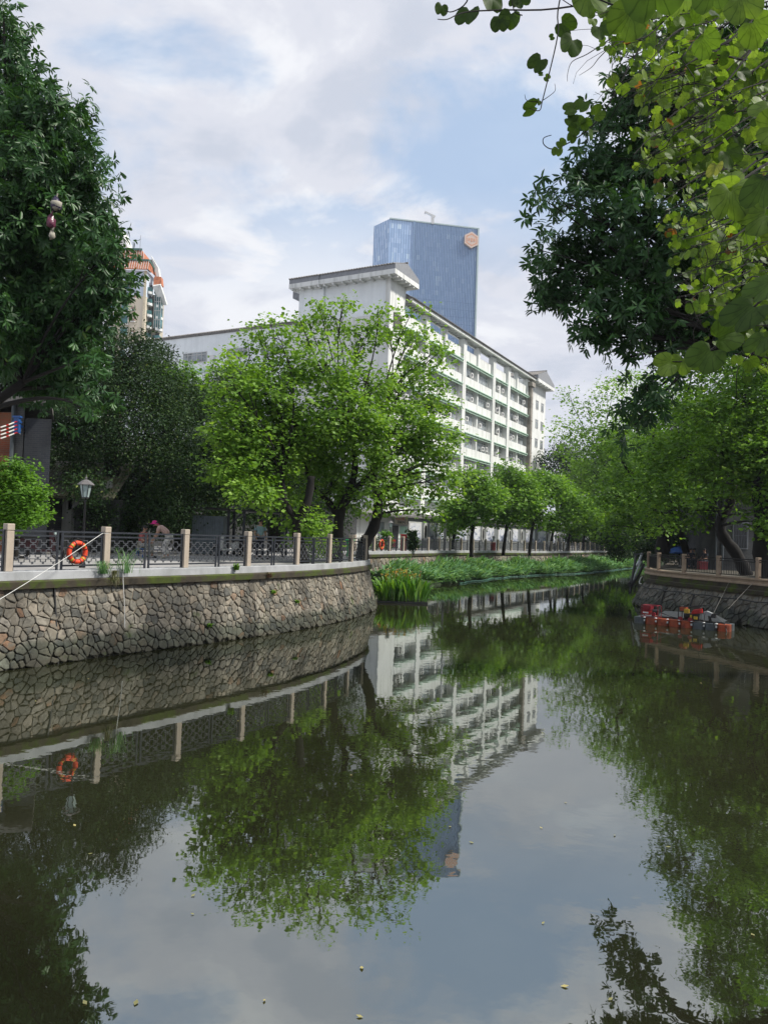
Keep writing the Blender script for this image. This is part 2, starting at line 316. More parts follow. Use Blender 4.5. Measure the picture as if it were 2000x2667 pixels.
def dirt(t, colsock, tcn):
    """moss patches, a wet dark tide band (with a wavy edge) and lime runs"""
    sp = N(t, 'ShaderNodeSeparateXYZ'); t.links.new(tcn.outputs['Object'], sp.inputs[0])
    na = N(t, 'ShaderNodeTexNoise'); na.inputs['Scale'].default_value = 1.1; na.inputs['Detail'].default_value = 6; t.links.new(tcn.outputs['Object'], na.inputs['Vector'])
    sm = N(t, 'ShaderNodeMath', operation='MULTIPLY_ADD'); sm.inputs[1].default_value = -.9; sm.inputs[2].default_value = .45; t.links.new(na.outputs['Fac'], sm.inputs[0])
    sa = N(t, 'ShaderNodeMath', operation='ADD'); t.links.new(sp.outputs[2], sa.inputs[0]); t.links.new(sm.outputs[0], sa.inputs[1])
    wet = ramp(t, sa.outputs[0], [(.42, 1.0), (.72, 0.0)])
    m1 = N(t, 'ShaderNodeMix', data_type='RGBA', blend_type='MULTIPLY'); t.links.new(wet, m1.inputs[0]); t.links.new(colsock, m1.inputs[6]); m1.inputs[7].default_value = (.36, .42, .38, 1)
    low = ramp(t, sa.outputs[0], [(.05, 1.0), (.26, 0.0)])
    m2 = N(t, 'ShaderNodeMix', data_type='RGBA'); t.links.new(low, m2.inputs[0]); t.links.new(m1.outputs[2], m2.inputs[6]); m2.inputs[7].default_value = (.055, .052, .035, 1)
    nb = N(t, 'ShaderNodeTexNoise'); nb.inputs['Scale'].default_value = .9; nb.inputs['Detail'].default_value = 9; nb.inputs['Roughness'].default_value = .7
    mq = N(t, 'ShaderNodeMapping'); mq.inputs['Location'].default_value = (11, 3, 0); t.links.new(tcn.outputs['Object'], mq.inputs[0]); t.links.new(mq.outputs[0], nb.inputs['Vector'])
    m3 = N(t, 'ShaderNodeMix', data_type='RGBA'); t.links.new(ramp(t, nb.outputs['Fac'], [(.60, 0.0), (.70, .85)]), m3.inputs[0]); t.links.new(m2.outputs[2], m3.inputs[6]); m3.inputs[7].default_value = (.05, .075, .015, 1)
    nc = N(t, 'ShaderNodeTexNoise'); nc.inputs['Scale'].default_value = 1.0; nc.inputs['Detail'].default_value = 8
    mr = N(t, 'ShaderNodeMapping'); mr.inputs['Scale'].default_value = (1.7, 1.7, .22); mr.inputs['Location'].default_value = (2, 9, 0); t.links.new(tcn.outputs['Object'], mr.inputs[0]); t.links.new(mr.outputs[0], nc.inputs['Vector'])
    nl = N(t, 'ShaderNodeTexNoise'); nl.inputs['Scale'].default_value = .55; nl.inputs['Detail'].default_value = 5; t.links.new(mr.outputs[0], nl.inputs['Vector']); m5 = N(t, 'ShaderNodeMix', data_type='RGBA', blend_type='MULTIPLY'); m5.inputs[0].default_value = 1; t.links.new(m3.outputs[2], m5.inputs[6]); t.links.new(ramp(t, nl.outputs['Fac'], [(.36, .52), (.6, 1.08)]), m5.inputs[7]); m3 = m5
    m4 = N(t, 'ShaderNodeMix', data_type='RGBA'); t.links.new(ramp(t, nc.outputs['Fac'], [(.72, 0.0), (.77, .8)]), m4.inputs[0]); t.links.new(m3.outputs[2], m4.inputs[6]); m4.inputs[7].default_value = (.5, .48, .43, 1)
    return m4.outputs[2]
ns = N(t, 'ShaderNodeTexNoise'); ns.inputs['Scale'].default_value = 2.3; ns.inputs['Detail'].default_value = 9; ns.inputs['Roughness'].default_value = .68; ms_ = N(t, 'ShaderNodeMapping'); ms_.inputs['Location'].default_value = (4, 1, 7); t.links.new(tcn.outputs['Object'], ms_.inputs[0]); t.links.new(ms_.outputs[0], ns.inputs['Vector'])
sm_ = N(t, 'ShaderNodeMix', data_type='RGBA'); t.links.new(ramp(t, ns.outputs['Fac'], [(.50, 0.0), (.60, .9)]), sm_.inputs[0]); t.links.new(mm.outputs[2], sm_.inputs[6]); sm_.inputs[7].default_value = (.17, .15, .115, 1)
t.links.new(dirt(t, sm_.outputs[2], tcn), b.inputs['Base Color']); b.inputs['Roughness'].default_value = .85
bp = N(t, 'ShaderNodeBump'); bp.inputs['Strength'].default_value = .7; bp.inputs['Distance'].default_value = .03; t.links.new(nz.outputs['Fac'], bp.inputs['Height']); t.links.new(bp.outputs[0], b.inputs['Normal'])
m, t, b = newmat('mortar'); MORT = m; tcn = N(t, 'ShaderNodeTexCoord')
nz = N(t, 'ShaderNodeTexNoise'); nz.inputs['Scale'].default_value = 3; nz.inputs['Detail'].default_value = 8; nz.inputs['Roughness'].default_value = .7; t.links.new(tcn.outputs['Object'], nz.inputs['Vector'])
t.links.new(dirt(t, ramp(t, nz.outputs['Fac'], [(.3, (.11, .095, .065)), (.55, (.21, .18, .135)), (.75, (.30, .26, .2))]), tcn), b.inputs['Base Color']); b.inputs['Roughness'].default_value = .95
bp = N(t, 'ShaderNodeBump'); bp.inputs['Strength'].default_value = .8; bp.inputs['Distance'].default_value = .04; t.links.new(nz.outputs['Fac'], bp.inputs['Height']); t.links.new(bp.outputs[0], b.inputs['Normal'])
m, t, b = newmat('mossy_ledge'); MOSS = m; tcn = N(t, 'ShaderNodeTexCoord')
nz = N(t, 'ShaderNodeTexNoise'); nz.inputs['Scale'].default_value = 1.3; nz.inputs['Detail'].default_value = 8; nz.inputs['Roughness'].default_value = .7; t.links.new(tcn.outputs['Object'], nz.inputs['Vector'])
t.links.new(ramp(t, nz.outputs['Fac'], [(.3, (.025, .022, .016)), (.46, (.055, .045, .03)), (.56, (.055, .075, .012)), (.7, (.1, .13, .02))]), b.inputs['Base Color']); b.inputs['Roughness'].default_value = 1
bp = N(t, 'ShaderNodeBump'); bp.inputs['Strength'].default_value = .9; bp.inputs['Distance'].default_value = .05; t.links.new(nz.outputs['Fac'], bp.inputs['Height']); t.links.new(bp.outputs[0], b.inputs['Normal'])
def stones(path, s0, s1, zlo, zhi, batter, side, parent, cell=.27, seed=1, z_top=None, rmul=1.0):
    rs = random.Random(seed); L = s1-s0; H = zhi-zlo; nx = int(L/cell)+1; ny = max(2, int(H/cell)+1); cx = L/nx; cy = H/ny
    pts = {}
    for i in range(-2, nx+2):
        for j in range(-1, ny+1):
            pts[i, j] = ((i+.5+rs.uniform(-.5, .5)+(.5 if j % 2 else 0))*cx, (j+.5+rs.uniform(-.48, .48))*cy)
    wts = {k_: rs.random()**1.5*.42*cell*cell for k_ in pts}
    V = []; T = []; rn = []
    def emit(tri, r): 
        pass
    quads = []
    for i in range(nx):
        for j in range(ny):
            px_, py_ = pts[i, j]; poly = [(px_-cell*1.5, py_-cell*1.5), (px_+cell*1.5, py_-cell*1.5), (px_+cell*1.5, py_+cell*1.5), (px_-cell*1.5, py_+cell*1.5)]
            for di in (-2, -1, 0, 1, 2):
                for dj in (-2, -1, 0, 1, 2):
                    q = pts.get((i+di, j+dj))
                    if q is None or (di == 0 and dj == 0): continue
                    nx_, ny_ = q[0]-px_, q[1]-py_; d2 = nx_*nx_+ny_*ny_; f_ = .5+max(-.4, min(.4, (wts[i, j]-wts[i+di, j+dj])/(2*d2))); mx_, my_ = px_+nx_*f_, py_+ny_*f_; o = []
                    for k in range(len(poly)):
                        a = poly[k]; c = poly[(k+1) % len(poly)]
                        da = (a[0]-mx_)*nx_+(a[1]-my_)*ny_; dc = (c[0]-mx_)*nx_+(c[1]-my_)*ny_
                        if da <= 0: o.append(a)
                        if da*dc < 0: u = da/(da-dc); o.append((a[0]+(c[0]-a[0])*u, a[1]+(c[1]-a[1])*u))
                    poly = o
                    if len(poly) < 3: break
                if len(poly) < 3: break
            if len(poly) < 3: continue
            cxm = sum(a[0] for a in poly)/len(poly); cym = sum(a[1] for a in poly)/len(poly)
            if not (0 < cxm < L): continue
            poly = [(x, min(max(y, 0.0), H)) for x, y in poly]
            gap = rs.choice((.975, .955, .93, .89, .84)) ; bulge = rs.uniform(.008, .04); r = min(1, max(0, rs.gauss(.5, .27)))*(.42 if side < 0 else 1); tx = rs.uniform(-.06, .06); ty = rs.uniform(-.08, .05)
            # round the polygon once (corner cutting)
            p2 = []
            for k in range(len(poly)):
                a = poly[k-1]; c = poly[k]; d = poly[(k+1) % len(poly)]
                jt = rs.uniform(.08, .2); p2.append((c[0]*(1-jt)+a[0]*jt, c[1]*(1-jt)+a[1]*jt)); p2.append((c[0]*(1-jt)+d[0]*jt, c[1]*(1-jt)+d[1]*jt))
            p3 = []
            for k in range(len(p2)):
                a = p2[k]; c = p2[(k+1) % len(p2)]; p3.append(a); ll = math.hypot(a[0]-c[0], a[1]-c[1])
                if ll > .07: o1 = rs.uniform(-.11, .07)*ll; u = rs.uniform(.35, .65); p3.append((a[0]+(c[0]-a[0])*u+(c[1]-a[1])/ll*o1, a[1]+(c[1]-a[1])*u-(c[0]-a[0])/ll*o1))
            p2 = p3
            rings = []
            for sc, h in ((gap, -.006), (gap*.93, bulge*.6), (gap*.70, bulge)):
                b0 = len(V)
                for x, y in p2:
                    x1 = cxm+(x-cxm)*sc; y1 = cym+(y-cym)*sc; hh = h+((x1-cxm)*tx+(y1-cym)*ty) if h > 0 else h
                    d = s0+x1; p = path.at(d); tn = path.tan(d); nn = Vector((tn.y, -tn.x, 0))*side
                    z = zlo+y1; off = batter*(1-(z)/(z_top or zhi))+hh
                    V.append(p+nn*off+Vector((0, 0, z))); rn.append(r)
                rings.append(b0)
            n = len(p2)
            for a, c in zip(rings, rings[1:]):
                for k in range(n): quads.append((a+k, a+(k+1) % n, c+(k+1) % n, c+k))
            quads.append(tuple(rings[-1]+k for k in range(n)))
    me = bpy.data.meshes.new('stones'); me.from_pydata([tuple(v) for v in V], [], quads); me.materials.append(STONE)
    a = me.attributes.new('rnd', 'FLOAT', 'POINT'); a.data.foreach_set('value', rn)
    if side < 0: me.flip_normals()
    me.update(); return link(me, 'stones', parent)
def gz(path, s, z): p = path.at(s); return (p.x, p.y, z)
ZL = 2.28; ZR = 2.08
# left near wall
wl = empty('embankment_wall', gz(LP, LP.near(-8.87, 18.4), 0), 'tan rubble stone embankment wall with mossy ledge on the near left bank', 'wall')
def wall_parts(w_, path, s0, s1, ztop, batter, side, cell, seed, zst0=0.0, cope=COPE, step=.5, ledge=True):
    off = Vector(w_.location)
    o = []
    o.append(strip(path, s0, s1, [(batter, -.6), (0.0, ztop-.42), (-.6, ztop-.42), (-.6, -.6)], side, 'wall_face', MORT, w_, step))
    o.append(stones(path, s0, s1, zst0, ztop-.43, batter, side, w_, cell, seed))
    if ledge: o.append(strip(path, s0, s1, [(.13, ztop-.42), (.15, ztop-.25), (.10, ztop-.215), (-.6, ztop-.215), (-.6, ztop-.42)], side, 'ledge', MOSS, w_, step))
    o.append(strip(path, s0, s1, [(.06, ztop-.21), (.06, ztop-.01), (.05, ztop), (-.55, ztop), (-.55, ztop-.21)], side, 'coping', cope, w_, step))
    for q in o: q.location = -off
wall_parts(wl, LP, 0, SC+5, ZL, .42, 1, .215, 3)
w2 = empty('embankment_wall', gz(LP, LP.near(3.3, 64), 0), 'long curved stone embankment wall behind the green reed bed, far left bank', 'wall')
wall_parts(w2, LP, SC+5.02, LP.near(43, 134), ZL, .42, 1, .42, 5, zst0=.2, step=1.2)
w3 = empty('embankment_wall', gz(RP, RP.near(16.4, 35.8), 0), 'dark grey curved stone embankment wall on the right bank behind the pontoon', 'wall')
wall_parts(w3, RP, 0, RP.near(16.2, 46.9)+2, 1.78, .75, -1, .34, 8, ledge=True, cope=MOSS)
off3 = Vector(w3.location)
pl = strip(RP, 0, RP.near(16.2, 46.9)+2, [(.10, 1.785), (.10, 1.85), (.04, 1.87), (.04, 1.99), (.09, 2.01), (.09, 2.075), (-.3, 2.075), (-.3, 1.785)], -1, 'plinth', GRAN2, w3); pl.location = -off3
w4 = empty('embankment_wall', gz(RP, RP.near(30, 78), 0), 'plain far right embankment wall running up to the bridge, mostly hidden', 'wall')
o4 = strip(RP, RP.near(16.2, 46.9)+2.02, RP.L, [(.5, -.5), (0, 2.05), (-.6, 2.05), (-.6, -.5)], -1, 'wall_face', MORT, w4, 1.5); o4.location = -Vector(w4.location)
w5 = empty('embankment_wall', gz(LP, LP.near(54, 152), 0), 'pale stone embankment wall beyond the bridge', 'wall')
o5 = strip(LP, LP.near(43, 134)+.02, LP.L, [(.7, -.5), (0, 2.25), (-.6, 2.25), (-.6, -.5)], 1, 'wall_face', mat('pale_stone', (.42, .37, .29), .9, scale=2, var=.2), w5, 1.5); o5.location = -Vector(w5.location)
# land
gl_ = [p+Vector((0, 0, 0)) for p in LP.p[::2]]
def inset(path, d_in, side, z, st=2):
    o = []
    for i in range(0, len(path.p), st):
        s = path.s[i]; p = path.at(s); tn = path.tan(s); nn = Vector((tn.y, -tn.x, 0))*side; q = p-nn*d_in; o.append((q.x, q.y, z))
    return o
lp = inset(LP, .5, 1, 2.235)
tag(MB().face([(-900, -60, 2.235), (-22, -60, 2.235)]+lp+[(300, 600, 2.235), (500, 2400, 2.235), (-900, 2400, 2.235)]).build('pavement', PAVE), kind='structure')
rp = inset(RP, .28, -1, 2.03)
tag(MB().face(rp+[(400, 600, 2.03), (700, 2400, 2.03), (900, 2400, 2.03), (900, -60, 2.03), (12, -60, 2.03), (9.3, 2.0, 2.03)][0:]).build('ground', EARTH), kind='structure')
tag(MB().prism([(-25, -40, 1.9), (9.2, -40, 1.9), (9.2, 1.6, 1.9), (-25, 1.6, 1.9)], (0, 0, -2.2)).build('near_bank', EARTH), kind='structure')
# ------------------------------------------------------------------ railings
def granite_post(z, h=1.15, a=.185, m_=GRAN, name='stone_post'):
    r = empty(name, (0, 0, z))
    MB().box((0, 0, (h-.17)/2), (a, a, h-.17)).build('shaft', m_, r, bevel=.012)
    MB().box((0, 0, h-.0825), (a+.012, a+.012, .165)).build('cap', m_, r, bevel=.018)
    return r
def lattice_section(L=2.5):
    """two framed lattice panels and a handrail; origin mid-span at coping level, running along x"""
    r = empty('railing_section', (0, 0, 0))
    f = MB(); f.bar((-L/2, 0, .985), (L/2, 0, .985), .045, .045); f.build('handrail', RAIL, r)
    for sgn in (-1, 1):
        x0, x1 = (sgn*L/2, sgn*.045) if sgn > 0 else (-L/2, -.045)
        x0, x1 = min(x0, x1), max(x0, x1)
        q = MB()
        for x in (x0+.02, x1-.02): q.bar((x, 0, 0), (x, 0, .965), .04, .05)
        q.bar((x0, 0, .87), (x1, 0, .87), .03, .045); q.bar((x0, 0, .115), (x1, 0, .115), .03, .045)
        fr_ = q.build('panel_frame', RAIL, r)
        lt = MB(); a, b_ = x0+.04, x1-.04; W = b_-a; per = W/4; rows = 6; z0, z1 = .13, .855; dz = (z1-z0)/rows; w_ = .019; am = dz*.27
        for k in range(1, rows):
            zc = z0+dz*k; x = a
            for i in range(8):
                ph = (i+k) % 2; zz = zc+(am if ph else -am); xa = a+per/2*i; xb = xa+per/2
                lt.bar((xa, 0, zz), (xb, 0, zz), w_, w_)
                if i < 7: lt.bar((xb, 0, zc-am), (xb, 0, zc+am), w_, w_)
                if not ph: 
                    for xq in (xa+per*.2, xb-per*.2): lt.bar((xq, 0, zz), (xq, 0, zz-dz+2*am), w_, w_)
        lt.build('lattice', LATT, fr_)
    return r
post0 = granite_post(ZL); sec0 = lattice_section()
near_s = [LP.near(x, y) for x, y in ((-8.87, 18.4), (-7.39, 20.78), (-5.82, 23.03), (-4.35, 25.41), (-3.08, 27.87))]
ss = [near_s[0]-5.6, near_s[0]-2.8]+near_s
s = near_s[-1]
while s+2.65 < SC+.6: s += 2.65; ss.append(s)
SCORN = ss[-1]; n_near = len(ss)
s_end = LP.near(38.5, 124)
while s+2.7 < s_end: s += 2.7; ss.append(s)
first = [True, True]; prev = None
vis = [i for i, s_ in enumerate(ss) if s_ >= near_s[0]-.1 and not (SCORN+.1 < s_ < LP.near(-.84, 55)-1)]
for k, s_ in enumerate(ss):
    inn = -.14
    if SCORN+3 < s_ < LP.near(-3.5, 46)+.5: prev = None; continue
    p = LP.at(s_); tn = LP.tan(s_); nn = Vector((tn.y, -tn.x, 0)); q = p+nn*inn; rz = math.atan2(tn.y, tn.x)
    o = post0 if first[0] else copy_tree(post0); first[0] = False
    o.location = (q.x, q.y, ZL); o.rotation_euler = (0, 0, rz)
    if k < n_near:
        j = k-2
        lab = 'beige granite railing post, %s from the left edge on the near left bank' % ordinal(max(j, 0)) if j >= 0 else 'beige granite railing post just past the left edge of the picture, %s' % ('nearer one' if k == 0 else 'farther one')
        g = 'granite posts along the near left railing'
    else:
        j = k-n_near+1; lab = 'thin granite railing post on the far left bank, %s beyond the wall corner' % ordinal(j-1); g = 'granite posts along the far left railing'
    tag(o, lab, 'post', g)
    if prev is not None:
        mid = (prev+q)/2; d = q-prev; L = d.length-.2
        o2 = sec0 if first[1] else copy_tree(sec0); first[1] = False
        o2.location = (mid.x, mid.y, ZL); o2.rotation_euler = (0, 0, math.atan2(d.y, d.x)); o2.scale = (L/2.5, 1, 1)
        lab2 = lab.replace('beige granite railing post', 'dark lattice railing section just before the beige post').replace('thin granite railing post', 'small dark lattice railing section just before the thin post')
        tag(o2, lab2 if len(lab2.split()) <= 16 else ' '.join(lab2.replace(' just', '').replace('small ', '').replace(' railing', '').split()[:16]), 'railing', g.replace('granite posts', 'lattice sections'))
    prev = q
# right bank railing: beige posts, dark balusters
rpost = granite_post(ZR, .95, .17, GRAN2)
def bar_section(L=2.3):
    r = empty('railing_section', (0, 0, 0)); q = MB()
    q.bar((-L/2, 0, .83), (L/2, 0, .83), .05, .05); q.build('handrail', IRONB, r)
    q = MB(); q.bar((-L/2, 0, .73), (L/2, 0, .73), .03, .04); q.bar((-L/2, 0, .08), (L/2, 0, .08), .03, .04); q.build('frame', IRONB, r)
    n = int(L/.105); q = MB()
    for i in range(1, n): x = -L/2+L*i/n; q.bar((x, 0, .08), (x, 0, .73), .018)
    q.build('balusters', IRONB, r); return r
rsec = bar_section()
rs_ = [RP.near(15.3, 44.6)+2.1-i*2.5 for i in range(0, 9)]; prev = None
for k, s_ in enumerate(rs_):
    p = RP.at(s_); tn = RP.tan(s_); nn = Vector((-tn.y, tn.x, 0)); q = p-nn*.08; rz = math.atan2(tn.y, tn.x)
    o = rpost if k == 0 else copy_tree(rpost); o.location = (q.x, q.y, ZR-.005); o.rotation_euler = (0, 0, rz)
    tag(o, 'beige square railing post on the right bank, %s from the far end by the pipes' % ordinal(k), 'post', 'beige posts along the right railing')
    if prev is not None:
        mid = (prev+q)/2; d = q-prev
        o2 = rsec if k == 1 else copy_tree(rsec); o2.location = (mid.x, mid.y, ZR); o2.rotation_euler = (0, 0, math.atan2(d.y, d.x)); o2.scale = ((d.length-.17)/2.3, 1, 1)
        tag(o2, 'black barred railing section on the right bank, %s from the far end' % ordinal(k-1), 'railing', 'black railing sections on the right bank')
    prev = q
# dark blue sheet behind two sections
for k in (1, 2):
    a = RP.at(rs_[k-1]); c = RP.at(rs_[k]); mid = (a+c)/2; d = c-a; nn = Vector((-d.y, d.x, 0)).normalized()
    o = MB().box((0, 0, .43), (d.length-.3, .02, .66)).build('cover_sheet', mat('sheet_blue_%d' % k, (.012, .03, .045), .6, bump=.2), loc=(mid.x-nn.x*.02+.1, mid.y, ZR)); o.rotation_euler = (0, 0, math.atan2(d.y, d.x))
    o.location = mid+(-nn*.16 if False else Vector((abs(nn.x)*.22, abs(nn.y)*.1, ZR)))
    tag(o, 'dark blue sheet fixed behind the %s right railing section from the far end' % ordinal(k-1), 'sheet', 'dark sheets behind the right railing')
# ------------------------------------------------------------------ life rings, rope, small things on the left wall
def life_ring(loc, facing, label, R=.245, r=.062):
    e = empty('life_ring', loc, label, 'life ring', 'life rings on the railings'); 
    X = Vector((-facing.y, facing.x, 0)).normalized(); Z = Vector((0, 0, 1)); Fn = Vector(facing).normalized()
    def ring(R, r, a0, a1, n, fl=1.0):
        mb = MB(); pts = [X*(R*math.cos(a))+Z*(R*math.sin(a)) for a in [a0+(a1-a0)*i/n for i in range(n+1)]]
        return mb.tube(pts, r, 10, cap=abs(a1-a0) < 6.2)
    ring(R, r, 0, 2*math.pi, 48).build('ring', LIFE, e, smooth=True)
    for k in range(4):
        a = math.pi/4+k*math.pi/2; ring(R, r+.006, a-.1, a+.1, 3).build('band', YEL, e, smooth=True)
    for k in range(8):
        a = k*math.pi/4+.35; ring(R, r+.008, a-.045, a+.045, 2).build('cord_loop', BLK, e)
    mb = MB()
    for k in range(4):
        a0 = math.pi/4+k*math.pi/2; pts = []
        for i in range(9): a = a0+i/8*math.pi/2; q = R+r+.01+.035*math.sin(i/8*math.pi); pts.append(X*(q*math.cos(a))+Z*(q*math.sin(a))+Fn*.02)
        mb.tube(pts, .012, 5)
    mb.build('grab_rope', BLK, e)
    MB().tube([Z*(R+r)+X*.03, Z*(R+r+.16)-Fn*.07], .01, 5).build('hanger', BLK, e)
    return e
ps = near_s[1]-.98; p = LP.at(ps); tn = LP.tan(ps); nn = Vector((tn.y, -tn.x, 0))
life_ring(tuple(p+nn*(-.0)+Vector((0, 0, ZL+.46))), nn, 'orange life ring with yellow bands hanging on the near left railing')
ps = LP.near(-.84, 55)+1.5; q = PZ(994, 1419, 2.75); p = LP.at(LP.near(q.x, q.y)); tn = LP.tan(LP.near(q.x, q.y)); nn = Vector((tn.y, -tn.x, 0))
life_ring(tuple(p+nn*.02+Vector((0, 0, ZL+.5))), nn, 'distant red-orange life ring on the far railing right of the wall corner', .32, .075)
a = P(268, 1389, 20.62); b_ = P(-60, 1598, 16.2)
MB().tube([a+Vector((.12, .1, 0)), a, a.lerp(b_, .33)+Vector((0, 0, -.03)), a.lerp(b_, .66)+Vector((0, 0, -.03)), b_], .008, 6).build('white_rope', WHITE)
tag(bpy.data.objects['white_rope'], 'taut white rope running from the near railing down past the wall to the left', 'rope')
q = LP.at(near_s[1]+.35); tn = LP.tan(near_s[1]); nn = Vector((tn.y, -tn.x, 0))
tag(MB().tube([q+nn*.2+Vector((0, 0, 2.5)), q+nn*.2+Vector((0, 0, 2.0)), q+nn*.28+Vector((.02, 0, 1.3)), q+nn*.36+Vector((.0, 0, .72))], .011, 5).build('hanging_cord', WHITE), 'thin pale cord hanging straight down the near stone wall', 'cord')
q = LP.at(near_s[1]-1.65)+nn*.1
tag(MB().box((0, 0, 0), (.02, .02, .02)).build('expansion_joint', BLK, loc=(q.x, q.y, 0)), 'narrow black vertical joint running down the near stone wall', 'joint')
_j = bpy.data.objects['expansion_joint']; _jp = LP.at(near_s[1]-1.65); _jm = MB().bar(nn*.45-nn*.1+Vector((0, 0, -.1)), nn*(.42*(1-1.85/ZL)-.04), .035, .2, up=nn); _j.data.clear_geometry(); _j.data.from_pydata([tuple(v) for v in _jm.v], [], _jm.f); _j.location = (_jp.x, _jp.y, 0); _jm = None
_j.data.transform(Matrix.Translation((0, 0, 0))); _j.data.vertices.foreach_set('co', [c for v in _j.data.vertices for c in (v.co.x, v.co.y, v.co.z if v.index < 4 else v.co.z+1.85)]); _j.data.update()
# grass tufts on the coping
def tuft(loc, n, h, spread, label, droop=.6, seed=0, m_=L_REED, cat='weeds', group=None, width=.02, name='grass_tuft'):
    rs = np.random.RandomState(seed); V = []; F = []; Rn = []
    for i in range(n):
        a = rs.uniform(0, 2*math.pi); hh = h*rs.uniform(.5, 1.1); sp_ = spread*rs.uniform(.3, 1); w_ = width*rs.uniform(.6, 1.3); r = rs.rand()
        bx, by = rs.normal(0, spread*.15, 2); dx, dy = math.cos(a), math.sin(a); b0 = len(V); K = 5
        for k in range(K+1):
            u = k/K; x = bx+dx*sp_*u**1.6; y = by+dy*sp_*u**1.6; z = hh*(u-droop*u**3); ww = w_*(1-u)**.7
            V += [(x-dy*ww/2, y+dx*ww/2, z), (x+dy*ww/2, y-dx*ww/2, z)]; Rn += [r, r]
        for k in range(K): F.append((b0+2*k, b0+2*k+1, b0+2*k+3, b0+2*k+2))
    o = np_mesh(name, V, F, m_, rnd=Rn, loc=loc); return tag(o, label, cat, group)
q = LP.at(near_s[1]-.25); tuft((q.x+.1, q.y-.05, ZL-.1), 110, .75, .5, 'tall wispy grass tuft growing by the second granite post', .75, 1, width=.016)
q = LP.at(near_s[1]+.5); tuft((q.x+.1, q.y-.1, ZL-.1), 60, 1.35, .7, 'long arching grass beside the second granite post on the near bank', .6, 2, width=.018)
q = LP.at(near_s[1]+.1); tuft((q.x+.14, q.y-.12, ZL-.02), 60, -.5, .3, 'dry grass drooping over the mossy ledge below the second post', .1, 3, leafmat('leaf_dry', [(0, (.12, .1, .05)), (1, (.2, .22, .09))], .2), width=.014)
q = LP.at(near_s[2]+2.0); tuft((q.x+.1, q.y-.1, ZL-.1), 50, .35, .2, 'small bright weed growing on the coping left of the fourth post', .4, 4, L_BUSH, width=.05)
q = LP.at(near_s[3]+.8); tuft((q.x+.16, q.y-.1, 1.9), 60, .3, .3, 'dry brown weeds on the ledge near the fourth granite post', .4, 5, leafmat('leaf_brown', [(0, (.1, .05, .03)), (1, (.2, .12, .07))], .1), width=.02)
for k, (dz, ds, s0) in enumerate(((.95, 7.9, 6), (1.35, 6.6, 7), (.5, 3.4, 8))):
    q = LP.at(near_s[1]+ds); tn = LP.tan(near_s[1]+ds); nn = Vector((tn.y, -tn.x, 0)); q2 = q+nn*(.42*(1-dz/ZL)+.02)
    tuft((q2.x, q2.y, dz), 40, .2, .22, 'small green weed rooted in the near stone wall, %s up from the water' % ('middle height', 'highest', 'lowest')[k], .5, s0, L_BUSH, group='weeds in the stone wall', width=.05)
# ------------------------------------------------------------------ street lamps
def lamp(loc, H, label, kz=1.0):
    e = empty('street_lamp', loc, label, 'street lamp', 'lantern street lamps along the canal')
    po = MB(); po.lathe((0, 0, 0), [(.09, 0), (.09, .12), (.05, .2), (.035, .7), (.028, H-.62), (.04, H-.6), (.022, H-.55)], 10); po.build('pole', BARK2 if False else IRONB, e, smooth=True)
    g = MB().lathe((0, 0, H-.5), [(.095, 0), (.165, .36)], 6, .3).build('lamp_glass', GLASSL, e)
    fr_ = MB()
    for k in range(6):
        a = .3+k*math.pi/3; fr_.bar((.098*math.cos(a), .098*math.sin(a), H-.5), (.17*math.cos(a), .17*math.sin(a), H-.14), .016)
    fr_.lathe((0, 0, H-.54), [(.06, 0), (.115, .02), (.115, .045)], 6, .3)
    fr_.build('lantern_frame', IRONB, e)
    MB().lathe((0, 0, H-.145), [(.235, 0), (.235, .02), (.13, .11), (.06, .15), (.02, .16), (.035, .2), (.012, .235), (.008, .3)], 6, .3).build('lamp_cap', mat('lamp_cap_metal', (.17, .16, .16), .5, bump=0) if 'lamp_cap_metal' not in bpy.data.materials else bpy.data.materials['lamp_cap_metal'], e)
    return e
def lamp_at(x, ytop, d, label):
    top = P(x, ytop, d); lamp((top.x-.0, top.y, ZL-.04), top.z-ZL+.04-.155+.0, label)
lamp_at(226, 1236, 22.0, 'green-glass lantern street lamp behind the near railing, above the life ring')
lamp_at(704, 1292, 34, 'lantern street lamp half hidden in leaves behind the fourth granite post')
lamp_at(1018, 1352, 60, 'distant lantern street lamp in front of the white shop with the sign')
lamp_at(1136, 1358, 70, 'distant lantern street lamp in front of the mural wall')
lamp_at(1285, 1392, 86, 'small distant lantern street lamp between the far left trees')
lamp_at(1446, 1390, 98, 'tiny distant lantern street lamp under the last trees of the far left row')
q = P(1157, 1412, 74); e = empty('utility_pole', (q.x, q.y, ZL), 'tall plain grey pole rising beside the mural wall', 'pole')
MB().tube([(0, 0, -.1), (.1, 0, 5), (.15, 0, 9.5)], [.13, .1, .08], 10).build('shaft', mat('pole_grey', (.3, .31, .32), .6), e, smooth=True)
MB().bar((-.9, 0, 3.2), (.1, 0, 3.2), .1).bar((-.9, 0, 3.5), (.1, 0, 3.5), .07).build('bracket', ACW, e)
MB().box((-.85, 0, 3.05), (.35, .16, .16)).build('camera_box', ACW, e, bevel=.02)
